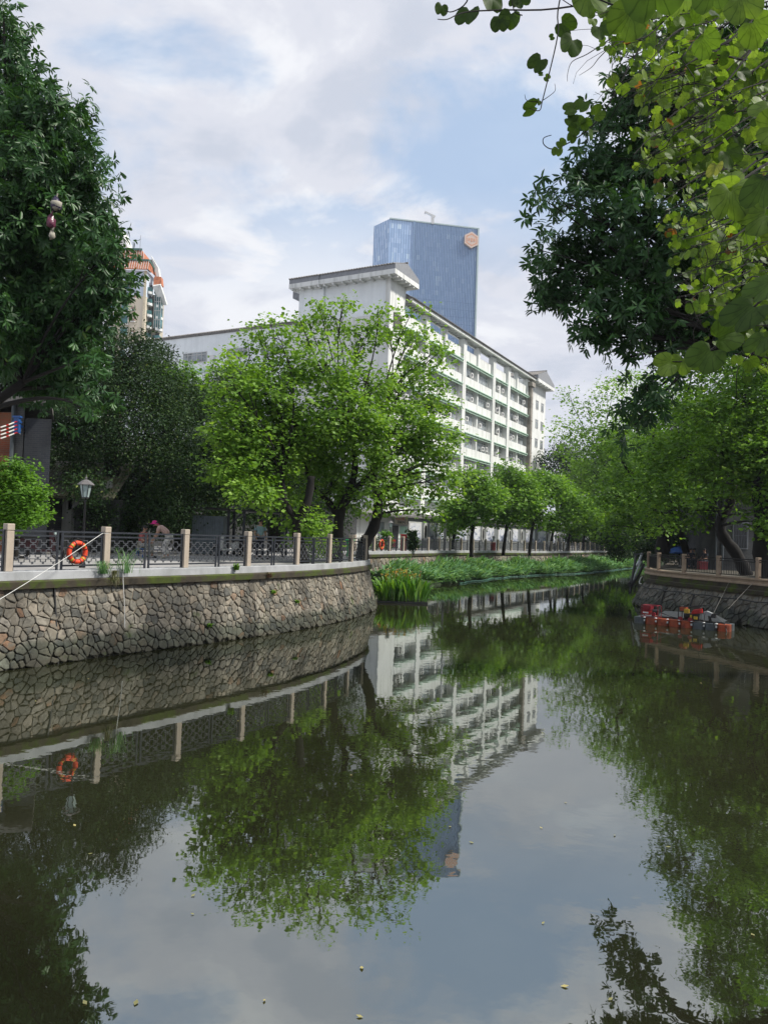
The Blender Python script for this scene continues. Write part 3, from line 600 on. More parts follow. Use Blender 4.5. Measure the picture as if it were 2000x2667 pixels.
# ------------------------------------------------------------------ white school-like building
ang = R_(28.4); A_ = Vector((math.sin(ang), math.cos(ang), 0)); N_ = Vector((math.cos(ang), -math.sin(ang), 0)); B0 = Vector((1.73, 90.56, 0)); RZB = math.atan2(A_.y, A_.x)
def W(u, n, z): return Vector((0, 0, z))+A_*u+N_*n      # local to B0
def bbox(mb, u0, u1, n0, n1, z0, z1): return mb.box(W((u0+u1)/2, (n0+n1)/2, (z0+z1)/2), (abs(u1-u0), abs(n1-n0), abs(z1-z0)), rz=RZB)
bd = empty('apartment_block', B0, 'long white six-storey block with green sunshades and tiled eaves behind the trees', 'building')
q = MB(); bbox(q, -3.9, 57.5, -14, -.62, 2.2, 28.9); bbox(q, 47.4, 57.5, -.61, 0, 2.2, 31.2); bbox(q, 47.4, 57.5, -9, -.7, 28.91, 31.2)
bbox(q, -3.9, 0, -.615, 0, 2.2, 33.0)                       # right face of the stair block
q.build('wall', WALLW, bd)
q = MB(); bbox(q, -3.9, 0, -8.9, -.63, 28.92, 33.0); bbox(q, -4.25, 0, -12.4, -8.92, 28.92, 33.0); bbox(q, -3.9, 2, -42, -14.02, 2.2, 28.9); q.build('side_wall', WALL_SHADE, bd)
q = MB()   # columns, parapet, spandrels
for u in (6, 18.2, 30, 36.8): bbox(q, u-.55, u+.55, -.6, .22, 2.2, 31.2)
for u in (11.9, 23.8, 41.4, 46.9): bbox(q, u-.4, u+.4, -.6, .1, 28.35, 31.2)
bays = [(0, 5.45), (6.55, 17.65), (18.75, 29.45), (30.55, 36.25), (37.35, 47.4)]
for a0, a1 in bays: bbox(q, a0, a1, -.6, -.15, 28.35, 30.0)
fl = [28.2-3.32*k for k in range(8)]
for zf in fl[1:]:
    for a0, a1 in bays: bbox(q, a0, a1, -.6, .05, zf+.12, zf+1.3)
q.build('frame', WALLW, bd)
q = MB()
for zf in fl:
    for a0, a1 in bays:
        bbox(q, a0+.02, a1-.02, -.25, .32, zf-.02, zf+.10)
        bbox(q, a0+.02, a1-.02, .10, .2, zf-.3, zf-.22)
        for u in (a0+.6, (a0+a1)/2, a1-.6): bbox(q, u-.06, u+.06, .1, .3, zf-.21, zf-.03)
q.build('sunshade', MINT, bd)
acs = random.Random(4)
def win(u0, u1, z0, z1, n, mull=4, par=bd, axis='u'):
    f = MB(); w_ = .07
    def bx(a0, a1, c0, c1, d0=-.05, d1=.05):
        if axis == 'u': bbox(f, a0, a1, n+d0, n+d1, c0, c1)
        else: bbox(f, n+d0, n+d1, a0, a1, c0, c1)
    for k in range(mull+1): u = u0+(u1-u0)*k/mull; bx(u-w_/2, u+w_/2, z0, z1)
    bx(u0, u1, z0, z0+w_, -.045, .055); bx(u0, u1, z1-w_, z1, -.045, .055); bx(u0, u1, z0+(z1-z0)*.72, z0+(z1-z0)*.72+w_, -.045, .045)
    fo = f.build('window', WFR, par); g = MB()
    if axis == 'u': bbox(g, u0, u1, n-.03, n+.02, z0, z1)
    else: bbox(g, n-.02, n+.03, u0, u1, z0, z1)
    g.build('pane', PANE, fo)
for zi, zf in enumerate(fl[:6]):
    for bi, (a0, a1) in enumerate(bays):
        L = a1-a0; mid = (a0+a1)/2
        if L < 6: spans = [(a0+.4, mid-.25), (mid+.25, a1-.4)]
        else: spans = [(a0+.7, mid-.9), (mid+.9, a1-.7)]
        for (u0, u1) in spans: win(u0, u1, zf-1.95, zf-.32, -.52, 4)
        f = MB(); bbox(f, mid-.22, mid+.22, -.6, -.1, zf-2.02, zf); f.build('pier', WALLW, bd)
        for k in range(acs.choice((1, 2, 2, 3, 4))):
            u = acs.uniform(a0+.8, a1-.8); f = MB(); z = zf-1.95+acs.uniform(0, .5); bbox(f, u-.42, u+.42, -.28, .02, z, z+.62); fo = f.build('air_conditioner', ACW, bd)
            g = MB(); g.tube([W(u-.1, .025, z+.31), W(u-.1, .045, z+.31)], .23, 12); g.build('fan_grille', DARKP, fo)
# end block windows + duct
for zf in (27.0, 23.6, 20.2, 16.8, 13.4):
    for u in (49.0, 52.4, 55.6): win(u-.75, u+.75, zf-.1, zf+1.5, .01, 3)
q = MB(); bbox(q, 47.0, 47.9, .01, .65, 2.2, 30.6); bbox(q, 46.6, 48.4, .01, .9, 30.0, 30.7)
for zf in range(6, 30, 3): bbox(q, 46.95, 47.95, .012, .70, zf, zf+.15)
q.build('duct', mat('duct_metal', (.30, .27, .23), .6, var=.25, scale=1), bd)
q = MB(); bbox(q, -3.0, -.9, .0, .04, 27.6, 29.3)
for k in range(9): bbox(q, -2.95, -.95, .02, .12, 27.7+k*.18, 27.78+k*.18)
q.build('louvre', mat('louvre_grey', (.2, .19, .18), .7), bd)
# pergola eave: fascia, rafters and a little tiled roof
q = MB(); bbox(q, -.0, 50.6, .55, .85, 31.25, 31.6); bbox(q, 0, 50.6, -.9, -.6, 31.25, 31.6)
for k in range(62): u = .4+k*.82; bbox(q, u-.06, u+.06, -.59, .54, 31.3, 31.5)
q.build('eave_beam', WALLW, bd)
q = MB()
q.v += [W(0, 1.0, 31.61), W(50.8, 1.0, 31.61), W(50.8, .05, 32.05), W(0, .05, 32.05), W(0, -1.0, 31.61), W(50.8, -1.0, 31.61)]; q.f += [(0, 1, 2, 3), (3, 2, 5, 4), (0, 3, 4), (1, 5, 2), (0, 4, 5, 1)]
for k in range(128):
    u = .2+k*.397; q.tube([W(u, 1.06, 31.66), W(u, .05, 32.13)], .1, 5)
q.tube([W(0, .05, 32.15), W(50.8, .05, 32.15)], .13, 6); q.build('tiled_roof', TILE, bd)
# gabled roofs
def gable(u0, u1, n0, n1, z, rise, par, ov=1.25, edge=.75, side='N'):
    q = MB(); bbox(q, u0-ov, u1+ov, n0-ov, n1+ov, z, z+.55); q.build('eave_slab', WALLW, par)
    q = MB(); bbox(q, u0-ov+.02, u1+ov-.02, n0-ov+.02, n1+ov-.02, z+.552, z+.56+.55); q.build('fascia', GREY, par)
    um = (u0+u1)/2; zz = z+1.11; zt = zz+rise; q = MB()
    a = [W(u0-ov-.05, n1+ov-.03, zz), W(u1+ov+.05, n1+ov-.03, zz), W(um, n1+ov-.03, zt)]
    q.prism(a, N_*(-(n1-n0+2*ov-.06))); q.build('gable', GREY, par)
    q = MB(); L = n1-n0+2*ov; k = 0
    while k*.36 < L-.1:
        n = n0-ov+.1+k*.36; q.tube([W(u0-ov-.12, n, zz+.02), W(um, n, zt+.08)], .09, 5); q.tube([W(u1+ov+.12, n, zz+.02), W(um, n, zt+.08)], .09, 5); k += 1
    q.tube([W(um, n0-ov, zt+.1), W(um, n1+ov, zt+.1)], .13, 6); q.build('roof_tiles', TILE, par)
    q = MB(); k = 0
    while .4+k*1.25 < n1-n0+2*ov: n = n0-ov+.4+k*1.25; bbox(q, u0-ov+.05, u0-.02, n-.1, n+.1, z-.22, z-.003); k += 1
    for k in range(5): u = u0-ov+.8+k*(u1-u0+2*ov-1)/5; bbox(q, u-.1, u+.1, n1+.02, n1+ov-.05, z-.22, z-.003)
    q.build('brackets', WALLW, par)
gable(-3.9, 0, -8.9, 0, 33.0, .95, bd, 1.15)
gable(-4.3, 0, -12.4, -9.9, 32.95, 1.05, bd, .9)
gable(50, 57.5, -9, 0, 31.2, 1.6, bd)
q = MB(); bbox(q, -2, 3, -13.5, -12.41, 28.9, 32.6); q.build('rear_block', WALL_SHADE, bd)
q = MB(); bbox(q, -2.8, 3.6, -14.4, -12.42, 32.6, 33.7); q.build('rear_eave', GREY, bd)
q = MB(); bbox(q, -4.05, -3.8, -42, -12.5, 28.92, 29.15)
k = 0
while k*.4 < 29.2: n = -42+k*.4; q.tube([W(-4.15, n, 29.17), W(-3.4, n, 29.45)], .09, 5); k += 1
q.build('wall_tiles', TILE, bd)
q = MB(); bbox(q, -4.05, -3.89, -42, -12.6, 24.0, 24.4); q.build('green_band', MINT, bd)
def swin(n0, n1, z0, z1): win(n0, n1, z0, z1, -3.95, 5, bd, 'n')
for n0 in (-31.0,): swin(n0, n0+4.0, 25.4, 26.75)
for n0 in (-23.5, -18): swin(n0, n0+3.2, 25.4, 26.75)
for zz in (21.5, 17.5):
    for n0 in (-40, -34, -27, -21, -15, -9): swin(n0, n0+3.6, zz, zz+1.7)
q = MB(); bbox(q, -4.3, -3.91, -26.2, -25.5, 25.5, 26.1); q.build('air_conditioner', ACW, bd)
# ------------------------------------------------------------------ glass tower
tz = 127; c0 = Vector((-1.65, 296.2, 0)); c1 = Vector((33.89, 303.32, 0)); cm = Vector((-7.73, 303.79, 0)); cb = c1+(cm-c0)
TO = Vector((12, 303, 0)); tw = empty('office_tower', TO, 'tall blue glass office tower rising behind the white block', 'building')
m, t, b = newmat('curtain_glass'); CG = m; tcn = N(t, 'ShaderNodeTexCoord')
bk = N(t, 'ShaderNodeTexWhiteNoise'); sn = N(t, 'ShaderNodeVectorMath', operation='SNAP'); sn.inputs[1].default_value = (1.3, 1.3, 1.9); t.links.new(tcn.outputs['Object'], sn.inputs[0]); t.links.new(sn.outputs[0], bk.inputs['Vector'])
ngl = N(t, 'ShaderNodeTexNoise'); ngl.inputs['Scale'].default_value = .04; t.links.new(tcn.outputs['Object'], ngl.inputs['Vector'])
c_ = ramp(t, bk.outputs['Value'], [(0, (.36, .50, .72)), (.7, (.43, .58, .80)), (.93, (.5, .64, .85)), (1, (.7, .85, .95))], 'LINEAR')  # pale haze brightness over the tower is put into these glass tones
t.links.new(c_, b.inputs['Base Color']); b.inputs['Roughness'].default_value = .15; b.inputs['Specular IOR Level'].default_value = 1.0; b.inputs['Metallic'].default_value = .2
MULL = mat('mullion_blue', (.20, .30, .46), .5, bump=0); MULP = mat('mullion_pale', (.4, .5, .5), .5, bump=0)
q = MB(); q.prism([c0-TO, c1-TO, cb-TO, cm-TO], (0, 0, tz)); q.build('glass_body', CG, tw)
def mulls(a, b_, n, name, wd, dep, z0=30, z1=tz, m_=MULL):
    q = MB(); d = (b_-a); nn = Vector((d.y, -d.x, 0)).normalized()
    for i in range(n+1):
        p = a+d*i/n-TO+nn*dep/2; q.box((p.x, p.y, (z0+z1)/2), (wd, dep, z1-z0), rz=math.atan2(d.y, d.x))
    return q.build(name, m_, tw)
cs = c0.lerp(c1, .27)
mulls(cs, c1, 40, 'vertical_fins', .26, .4); mulls(c0, cs, 10, 'side_mullions', .14, .1); mulls(cm, c0, 9, 'side_mullions', .14, .1)
q = MB()
for k in range(24):
    z = 30+k*2.9
    for a, b_ in ((c0, cs), (cm, c0)):
        d = b_-a; nn = Vector((d.y, -d.x, 0)).normalized(); q.bar(a-TO+nn*.06+Vector((0, 0, z)), b_-TO+nn*.06+Vector((0, 0, z)), .1, .35)
    d = c1-cs; nn = Vector((d.y, -d.x, 0)).normalized(); q.bar(cs-TO+nn*.03+Vector((0, 0, z)), c1-TO+nn*.03+Vector((0, 0, z)), .06, .2)
q.build('floor_lines', MULL, tw)
q = MB(); d = c1-cs; nn = Vector((d.y, -d.x, 0)).normalized(); q.box(cs-TO+nn*.2+Vector((0, 0, tz/2)), (.8, .5, tz), rz=math.atan2(d.y, d.x)); q.build('seam', MULL, tw)
q = MB(); q.box(c1-TO+nn*.35+Vector((-.25, 0, tz/2)), (.6, .9, tz+.4), rz=math.atan2(d.y, d.x)); q.bar(c0-TO+nn*.2+Vector((0, 0, tz+.1)), c1-TO+nn*.2+Vector((0, 0, tz+.1)), .5, .5); q.build('edge_trim', MULP, tw)
# hexagonal emblem
lg = PZ(1225, 628, 122.8) ; lp_ = c0.lerp(c1, .925); HX = (c1-c0).normalized(); ce = Vector((lp_.x, lp_.y, 0))
dr = ray(1225, 628); tt = ((c0-Vector((0, 0, 0))-Vector(C0)).dot(nn))/(Vector(dr).dot(nn)); ce = Vector(C0)+Vector(dr)*tt-TO+nn*.55
def hexp(r, o): return [ce+HX*(r*math.sin(k*math.pi/3))+Vector((0, 0, r*math.cos(k*math.pi/3)))+nn*o for k in range(6)]
e = MB().prism(hexp(3.3, .9), -nn*.9).build('emblem', mat('emblem_peach', (.66, .52, .44), .6, bump=0), tw)
q = MB()
for r0, r1 in ((2.6, 2.1),):
    h0 = hexp(r0, .93); h1 = hexp(r1, .93)
    for k in range(6): q.face([h0[k], h0[(k+1) % 6], h1[(k+1) % 6], h1[k]])
for k in range(-1, 2): q.box(ce+HX*k*1.1+nn*.93+Vector((0, 0, 0)), (.6, .1, 1.5-.4*abs(k)), rz=math.atan2(HX.y, HX.x))
q.build('emblem_mark', mat('emblem_orange', (.68, .33, .2), .6, bump=0), e)
e.parent = tw
# rooftop crane (building maintenance unit)
ra = P(1130, 583, 299.5)-TO; e = empty('roof_crane', ra+TO, 'small crane standing on top of the blue glass tower', 'crane')
def lc(x, y): return P(x, y, 299.5)-(ra+TO)
MB().bar(lc(1127, 584), lc(1126, 566), 1.1).build('mast', ACW, e); MB().bar(lc(1133, 565), lc(1106, 552), .7).build('boom', ACW, e)
MB().bar(lc(1129, 565), lc(1122, 558), .5).bar(lc(1106, 552), lc(1106, 558), .3).build('hook_arm', ACW, e)
# ------------------------------------------------------------------ apartment tower at the left
def apartments():
    D = 165; ca = P(384, 700, D); cx_ = ca.x; cy_ = D
    e = empty('apartment_tower', (cx_, cy_, 0), 'cream high-rise with orange tiled crown and curved balconies at the left', 'building')
    CR = mat('cream_wall', (.60, .53, .42), .85, var=.05, scale=.3); BW = mat('pale_blue_wall', (.56, .63, .72), .85, var=.05, scale=.3); OT = mat('orange_tile', (.48, .17, .08), .8, var=.2, scale=2); GT = mat('green_tile', (.07, .16, .13), .7)
    GB = mat('green_glass', (.07, .2, .2), .2, bump=0, var=.4, scale=.5)
    k = D/2000; ztop = P(384, 705, D).z; zb = P(384, 772, D).z; zl = 2.2; Wf = 100*k; dep = 7
    # front faces the camera; right side recedes slightly right
    f = MB().box((-Wf/2, dep/2, (zl+zb)/2), (Wf, dep, zb-zl)).build('wall', CR, e)
    MB().box((-Wf/2, dep/2, (zb+ztop)/2), (Wf, dep, ztop-zb-.02)).build('upper_wall', BW, e)
    MB().box((-.28, -.03, (zl+ztop)/2), (.56, .1, ztop-zl)).build('corner_strip', mat('corner_cream', (.72, .63, .46), .8), e)
    sw = 1.9   # balcony wing on the right
    MB().box((sw/2, 5.6, (zl+ztop-4)/2), (sw-.02, 3, ztop-4-zl)).build('side_wing', mat('wing_beige', (.5, .45, .36), .85), e)
    fh = (P(384, 800, D).z-P(384, 830, D).z)
    z = ztop-2.2; i = 0
    while z > 30:
        q = MB()  # curved balconies
        for xc, r, yo in ((.2, .95, 4.6), (1.6, 1.45, 6.6)):
            pts = []
            for a in range(9): an = -math.pi/2+a*math.pi/8*1.0; pts.append((xc+r*math.cos(an)*.8, yo-3.0+r*math.sin(an)*.9, z-fh))
            q.prism([(xc-.3, yo-1.6, z-fh)]+pts[::-1], (0, 0, .55))
        q.build('balcony', WALLW, e)
        q = MB(); q.box((.45, 1.4, z-fh+1.0), (.85, 1.0, .8)); q.box((1.7, 3.3, z-fh+1.0), (1.5, 1.4, .8)); q.build('balcony_glass', GB, e)
        q = MB(); q.box((.5, 2.0, z-fh/2+.4), (.7, .1, fh-1.4)); q.box((1.6, 4.0, z-fh/2+.4), (.8, .1, fh-1.4)); q.build('balcony_door', DARKP, e)
        for xw, ww in ((-3.4+.1, .0), (-4.4, 1.45), (-6.9, 1.5)):
            if ww:
                fo = MB().box((xw, -.09, z-fh*.45), (ww+.2, .16, 1.9)).build('window', mat('cream_trim', (.62, .6, .55), .8) if 'cream_trim' not in bpy.data.materials else bpy.data.materials['cream_trim'], e)
                MB().box((xw, -.19, z-fh*.45), (ww, .05, 1.6)).build('pane', GB, fo)
                MB().box((xw, -.25, z-fh*.45-1.1), (ww+.5, .5, .16)).build('sill', ACW, fo)
        fo = MB().box((-2.55, -.22, z-fh*.45), (.85, .4, .5)).build('air_conditioner', mat('ac_brown', (.3, .2, .17), .7) if 'ac_brown' not in bpy.data.materials else bpy.data.materials['ac_brown'], e)
        MB().box((-2.55, -.27, z-fh*.45-.42), (1.0, .54, .2)).build('shelf', ACW, fo)
        z -= fh; i += 1
    # tall glass bay
    MB().box((1.85, 3.2, ztop-8.2), (1.5, 1.6, 7.4)).build('glass_bay', GB, e)
    q = MB()
    for x in (1.15, 1.6, 2.1, 2.55): q.box((x, 2.38, ztop-8.2), (.1, .1, 7.4))
    for zz in (ztop-6, ztop-8, ztop-10): q.box((1.85, 2.37, zz), (1.5, .1, .1))
    q.build('bay_frame', WFR, e)
    # roofs
    q = MB(); q.v += [Vector(p) for p in ((-Wf, -1.0, ztop), (.6, -1.0, ztop), (.2, .1, ztop+2.2), (-Wf, .1, ztop+2.2), (.2, dep, ztop+2.2), (.8, dep, ztop))]; q.f += [(0, 1, 2, 3), (1, 5, 4, 2)]; q.build('roof', OT, e)
    q = MB()
    for i in range(40): x = .4-i*.5; q.bar((x, -1.03, ztop+.05), (x-.05, .0, ztop+2.2), .07)
    q.build('roof_ribs', ACW, e)
    MB().bar((-Wf, 0, ztop+2.3), (.3, 0, ztop+2.3), .35).bar((.3, 0, ztop+2.4), (1.1, dep*.2, ztop+1.0), .3).build('ridge', GT, e)
    q = MB(); q.prism([(-Wf, 1.5, ztop+2.7), (-1.2, 1.5, ztop+2.7), (-2, 2.3, ztop+5.2), (-Wf, 2.3, ztop+5.2)], (0, 6, 0)); q.build('upper_roof', OT, e)
    MB().bar((-Wf, 2.2, ztop+5.4), (-2.0, 2.2, ztop+5.4), .4).build('ridge', GT, e)
    q = MB()
    for i in range(30): x = -1.4-i*.5; q.bar((x, 1.45, ztop+2.8), (x-.2, 2.2, ztop+5.2), .07)
    q.build('roof_ribs', ACW, e)
    MB().box((-.3, 4, ztop+2.4), (1.4, 1.5, 2.4)).build('penthouse', mat('penthouse_green', (.33, .38, .35), .8), e)
    MB().prism([(-.2, 2.5, ztop+4.4), (1.6, 2.5, ztop+1.6), (2.1, 2.5, ztop-1.2), (1.5, 2.5, ztop-1.2), (.9, 2.5, ztop+1.4)], (0, 1.5, 0)).build('side_gable', WALLW, e)
    MB().prism([(1.0, 1.5, ztop-2.6), (2.9, 1.5, ztop-2.6), (2.5, 1.9, ztop-.6), (1.0, 1.9, ztop-.6)], (0, 1.5, 0)).build('wing_roof', OT, e)
    MB().prism([(1.0, 1.0, ztop-3.0), (2.7, 1.0, ztop-2.7), (3.6, 3.5, ztop-6.4), (2.2, 3.5, ztop-6.4)], (0, .5, .4)).build('wing_eave', WALLW, e)
    MB().prism([(-9.5, 4, ztop+5), (-5.2, 4, ztop+5), (-7.6, 4, ztop+11), (-9.5, 4, ztop+12)], (0, 5, 0)).build('spire_gable', WALLW, e)
    MB().tube([(-2.4, 2, ztop+5), (-2.4, 2, ztop+8.5)], .05, 5).build('antenna', GREY, e)
apartments()
# ------------------------------------------------------------------ brick materials
def brickmat(name, c1, c2, mortar, sc=4.0, axis_rot=(R_(90), 0, 0)):
    m, t, b = newmat(name); tcn = N(t, 'ShaderNodeTexCoord'); mpn = N(t, 'ShaderNodeMapping')
    # wall-aligned: (x+y, z)
    s = N(t, 'ShaderNodeSeparateXYZ'); t.links.new(tcn.outputs['Object'], s.inputs[0]); ad = N(t, 'ShaderNodeMath', operation='ADD'); t.links.new(s.outputs[0], ad.inputs[0]); t.links.new(s.outputs[1], ad.inputs[1])
    cb_ = N(t, 'ShaderNodeCombineXYZ'); t.links.new(ad.outputs[0], cb_.inputs[0]); t.links.new(s.outputs[2], cb_.inputs[1])
    br = N(t, 'ShaderNodeTexBrick'); br.inputs['Scale'].default_value = sc; br.inputs['Color1'].default_value = (*c1, 1); br.inputs['Color2'].default_value = (*c2, 1); br.inputs['Mortar'].default_value = (*mortar, 1)
    br.inputs['Mortar Size'].default_value = .025; br.inputs['Brick Width'].default_value = 1.0; br.inputs['Row Height'].default_value = .32
    t.links.new(cb_.outputs[0], br.inputs['Vector'])
    nz = N(t, 'ShaderNodeTexNoise'); nz.inputs['Scale'].default_value = .7; nz.inputs['Detail'].default_value = 8; t.links.new(tcn.outputs['Object'], nz.inputs['Vector'])
    mm = N(t, 'ShaderNodeMix', data_type='RGBA', blend_type='MULTIPLY'); mm.inputs[0].default_value = 1; t.links.new(br.outputs['Color'], mm.inputs[6]); t.links.new(ramp(t, nz.outputs['Fac'], [(.3, .5), (.65, 1.1)]), mm.inputs[7])
    t.links.new(mm.outputs[2], b.inputs['Base Color']); b.inputs['Roughness'].default_value = .9
    bp = N(t, 'ShaderNodeBump'); bp.inputs['Strength'].default_value = .5; bp.inputs['Distance'].default_value = .01; bp.invert = True; t.links.new(br.outputs['Fac'], bp.inputs['Height']); t.links.new(bp.outputs[0], b.inputs['Normal'])
    return m
BRG = brickmat('grey_brick', (.065, .07, .075), (.09, .09, .09), (.13, .13, .125)); BRR = brickmat('red_brick', (.30, .075, .035), (.24, .10, .05), (.22, .15, .1)); BRD = brickmat('dark_brick', (.03, .035, .045), (.042, .048, .055), (.065, .065, .068))
# left brick house
q0 = P(50, 1400, 30); e = empty('brick_house', (q0.x, q0.y, ZL-.05), 'tall dark grey brick house with a red brick front strip at the left edge', 'building')
ht = P(60, 1052, 30).z-ZL
MB().prism([(-12, .02, 0), (-.42, .02, 0), (-3.6, 6, 0), (-12, 6, 0)], (0, 0, ht-.3)).build('red_wall', BRR, e)
MB().prism([(-.4, 0, 0), (0, -.02, 0), (-2.4, 5.2, 0), (-3.5, 6, 0)], (0, 0, ht)).build('corner_pier', BRG, e)
MB().prism([(.02, .02, 0), (1.02, .12, 0), (-1.7, 6.2, 0), (-2.3, 6.2, 0)], (0, 0, ht-.5)).build('side_wall', BRD, e)
MB().tube([(-.38, -.14, 0), (-.38, -.14, ht+.2)], .075, 8).build('drain_pipe', GREYPL, e)
MB().prism([(-12, -.5, ht+.05), (1.2, -.4, ht+.05), (-1.6, 6.4, ht+.05), (-12, 6.4, ht+.05)], (0, 0, .22)).build('roof', TILE, e)
# low shed with corrugated roof
q0 = P(148, 1290, 34); e = empty('tiled_shed', (q0.x, q0.y, ZL-.05), 'low shed with a mossy corrugated roof beside the grey brick house', 'building')
hz_ = q0.z-ZL
MB().box((.9, 3, hz_/2+.02), (3.4, 4.6, hz_-.1)).build('wall', BRG, e)
MB().box((.35, .55, hz_/2), (.42, .4, hz_)).build('pillar', CONC, e)
q = MB()
for k in range(26): x = -1.2+k*.145; q.tube([(x-.0, .1, hz_-.02), (x, 2.9, hz_+1.75)], .085, 6)
q.build('roof', mat('mossy_sheet', (.19, .18, .15), .95, var=.3, scale=1.2, c2=(.10, .12, .03), bump=.4), e)
MB().prism([(.4, .35, hz_-.6), (2.3, .35, hz_+.5), (2.3, .35, hz_+.9), (.4, .35, hz_-.15)], (0, .12, 0)).build('barge_board', CONC, e)
# long grey wall at the back of the plaza
a = P(240, 1430, 50); c = P(925, 1430, 57); d = c-a; rz = math.atan2(d.y, d.x); mid = (a+c)/2
e = empty('courtyard_wall', (mid.x, mid.y, ZL-.05), 'dim grey brick courtyard wall at the back of the shaded plaza', 'wall', rz=rz)
MB().box((0, 0, 1.6), ((c-a).length, .3, 3.2)).build('wall_face', BRG, e); MB().box((0, 0, 3.28), ((c-a).length+.1, .5, .14)).build('wall_cap', TILE, e)
q0 = P(300, 1400, 62)
e = empty('grey_house', (q0.x, q0.y, ZL-.05), 'dark low grey house hidden behind the banyan trees', 'building')
MB().box((4, 6, 3.0), (24, 7, 6)).build('wall', BRD, e); MB().prism([(-8.6, 1.8, 6), (16.6, 1.8, 6), (16.6, 6, 8.4), (-8.6, 6, 8.4)], (0, 0, .2)).build('roof', TILE, e)
# sheds / gate under the banyan
q0 = P(538, 1448, 37); e = empty('metal_shed', (q0.x, q0.y, ZL-.05), 'small ribbed grey metal shed with an open canopy under the banyans', 'shed')
q = MB(); q.box((0, .6, .95), (1.5, 1.1, 1.85))
for k in range(14): q.box((-.72+k*.11, .03, .95), (.05, .03, 1.8))
q.build('ribbed_wall', mat('ribbed_metal', (.22, .26, .3), .5, .3, bump=0), e)
q = MB()
for x, y in ((1.0, 0), (1.75, 0), (3.6, .3), (1.0, 1.4), (3.6, 1.6)): q.box((x, y, 1.1), (.12, .12, 2.2))
q.bar((1.0, 0, 1.4), (1.7, 0, 2.1), .08).bar((3.6, .3, 1.4), (2.9, .3, 2.1), .08); q.build('frame', RAIL, e)
MB().box((1.3, .7, 2.2), (5.2, 2.1, .08), ry=R_(2)).build('roof', IRONB, e)
# scooters
def scooter(loc, rz, label, m_):
    e = empty('scooter', loc, label, 'scooter', 'scooters parked on the plaza', rz)
    for x in (-.55, .6):
        w_ = MB().tube([Vector((x+.2*math.cos(a), 0, .24+.2*math.sin(a))) for a in [k*math.pi/8 for k in range(17)]], .055, 6).build('wheel', BLK, e); MB().tube([(x, -.05, .24), (x, .05, .24)], .1, 8).build('hub', GREYPL, w_)
    MB().prism([(-.75, -.13, .4), (-.1, -.13, .35), (-.05, -.13, .62), (-.7, -.13, .72)], (0, .26, 0)).box((.1, 0, .3), (.5, .28, .08)).prism([(.35, -.15, .3), (.5, -.15, .3), (.42, -.15, 1.0), (.3, -.15, .95)], (0, .3, 0)).build('body', m_, e)
    MB().box((-.38, 0, .76), (.6, .25, .1)).build('seat', BLK, e)
    MB().tube([(.6, 0, .3), (.4, 0, 1.0)], .03, 6).tube([(.36, -.3, 1.05), (.38, 0, 1.0), (.36, .3, 1.05)], .02, 6).build('handlebar', IRONB, e)
    MB().lathe((.47, 0, .9), [(.02, -.07), (.08, -.03), (.08, .03), (.02, .07)], 8).build('headlight', GLASSL, e)
q0 = PZ(598, 1446, ZL); scooter((q0.x, q0.y, ZL-.045), R_(200), 'white scooter parked under the canopy left of the standing man', ACW)
q0 = PZ(628, 1448, ZL); scooter((q0.x+.3, q0.y+.4, ZL-.045), R_(160), 'black scooter parked beside the white one near the standing man', IRONB)
q0 = PZ(120, 1450, ZL); scooter((q0.x+.2, 26.5, ZL-.045), R_(15), 'dark maroon scooter parked by the brick house, behind the life ring', DKMAR)
# ------------------------------------------------------------------ people
SKIN = mat('skin', (.45, .26, .18), .6, bump=0); HAIR = mat('hair', (.012, .01, .01), .6, bump=0)
def skinned(name, nodes, edges, m_, par, sub=1, root=0):
    me = bpy.data.meshes.new(name); me.from_pydata([n[:3] for n in nodes], edges, []); o = bpy.data.objects.new(name, me); col.objects.link(o)
    md = o.modifiers.new('s', 'SKIN'); bpy.context.view_layer.update()
    if not me.skin_vertices:
        bpy.context.view_layer.objects.active = o
        me.skin_vertices.data.id_data
    sv = me.skin_vertices[0].data
    for i, n in enumerate(nodes): r = n[3]; sv[i].radius = (r, n[4] if len(n) > 4 else r); sv[i].use_root = (i == root)
    s2 = o.modifiers.new('d', 'SUBSURF'); s2.levels = sub; s2.render_levels = sub
    dg = bpy.context.evaluated_depsgraph_get(); me2 = bpy.data.meshes.new_from_object(o.evaluated_get(dg)); bpy.data.objects.remove(o); me2.name = name
    me2.materials.clear(); me2.materials.append(m_)
    for p in me2.polygons: p.use_smooth = True
    return link(me2, name, par)
def hand(nodes, edges, iw, w_, d, side):
    """palm + five fingers growing from wrist node iw along direction d"""
    d = Vector(d).normalized(); s = Vector(side).normalized(); n = d.cross(s); wv = Vector(w_)
    ip = len(nodes); pm = wv+d*.055; nodes.append((*pm, .03, .016)); edges.append((iw, ip))
    for k, L in enumerate((.062, .072, .068, .052)):
        b_ = pm+d*.03+s*(.027-.018*k); i0 = len(nodes); nodes += [(*b_, .009), (*(b_+d*L*.5+n*.006), .008), (*(b_+d*L*.85+n*.022), .007)]; edges += [(ip, i0), (i0, i0+1), (i0+1, i0+2)]
    b_ = wv+d*.025+s*.03; i0 = len(nodes); nodes += [(*b_, .011), (*(b_+d*.03+s*.025), .009), (*(b_+d*.055+s*.03), .008)]; edges += [(ip, i0), (i0, i0+1), (i0+1, i0+2)]
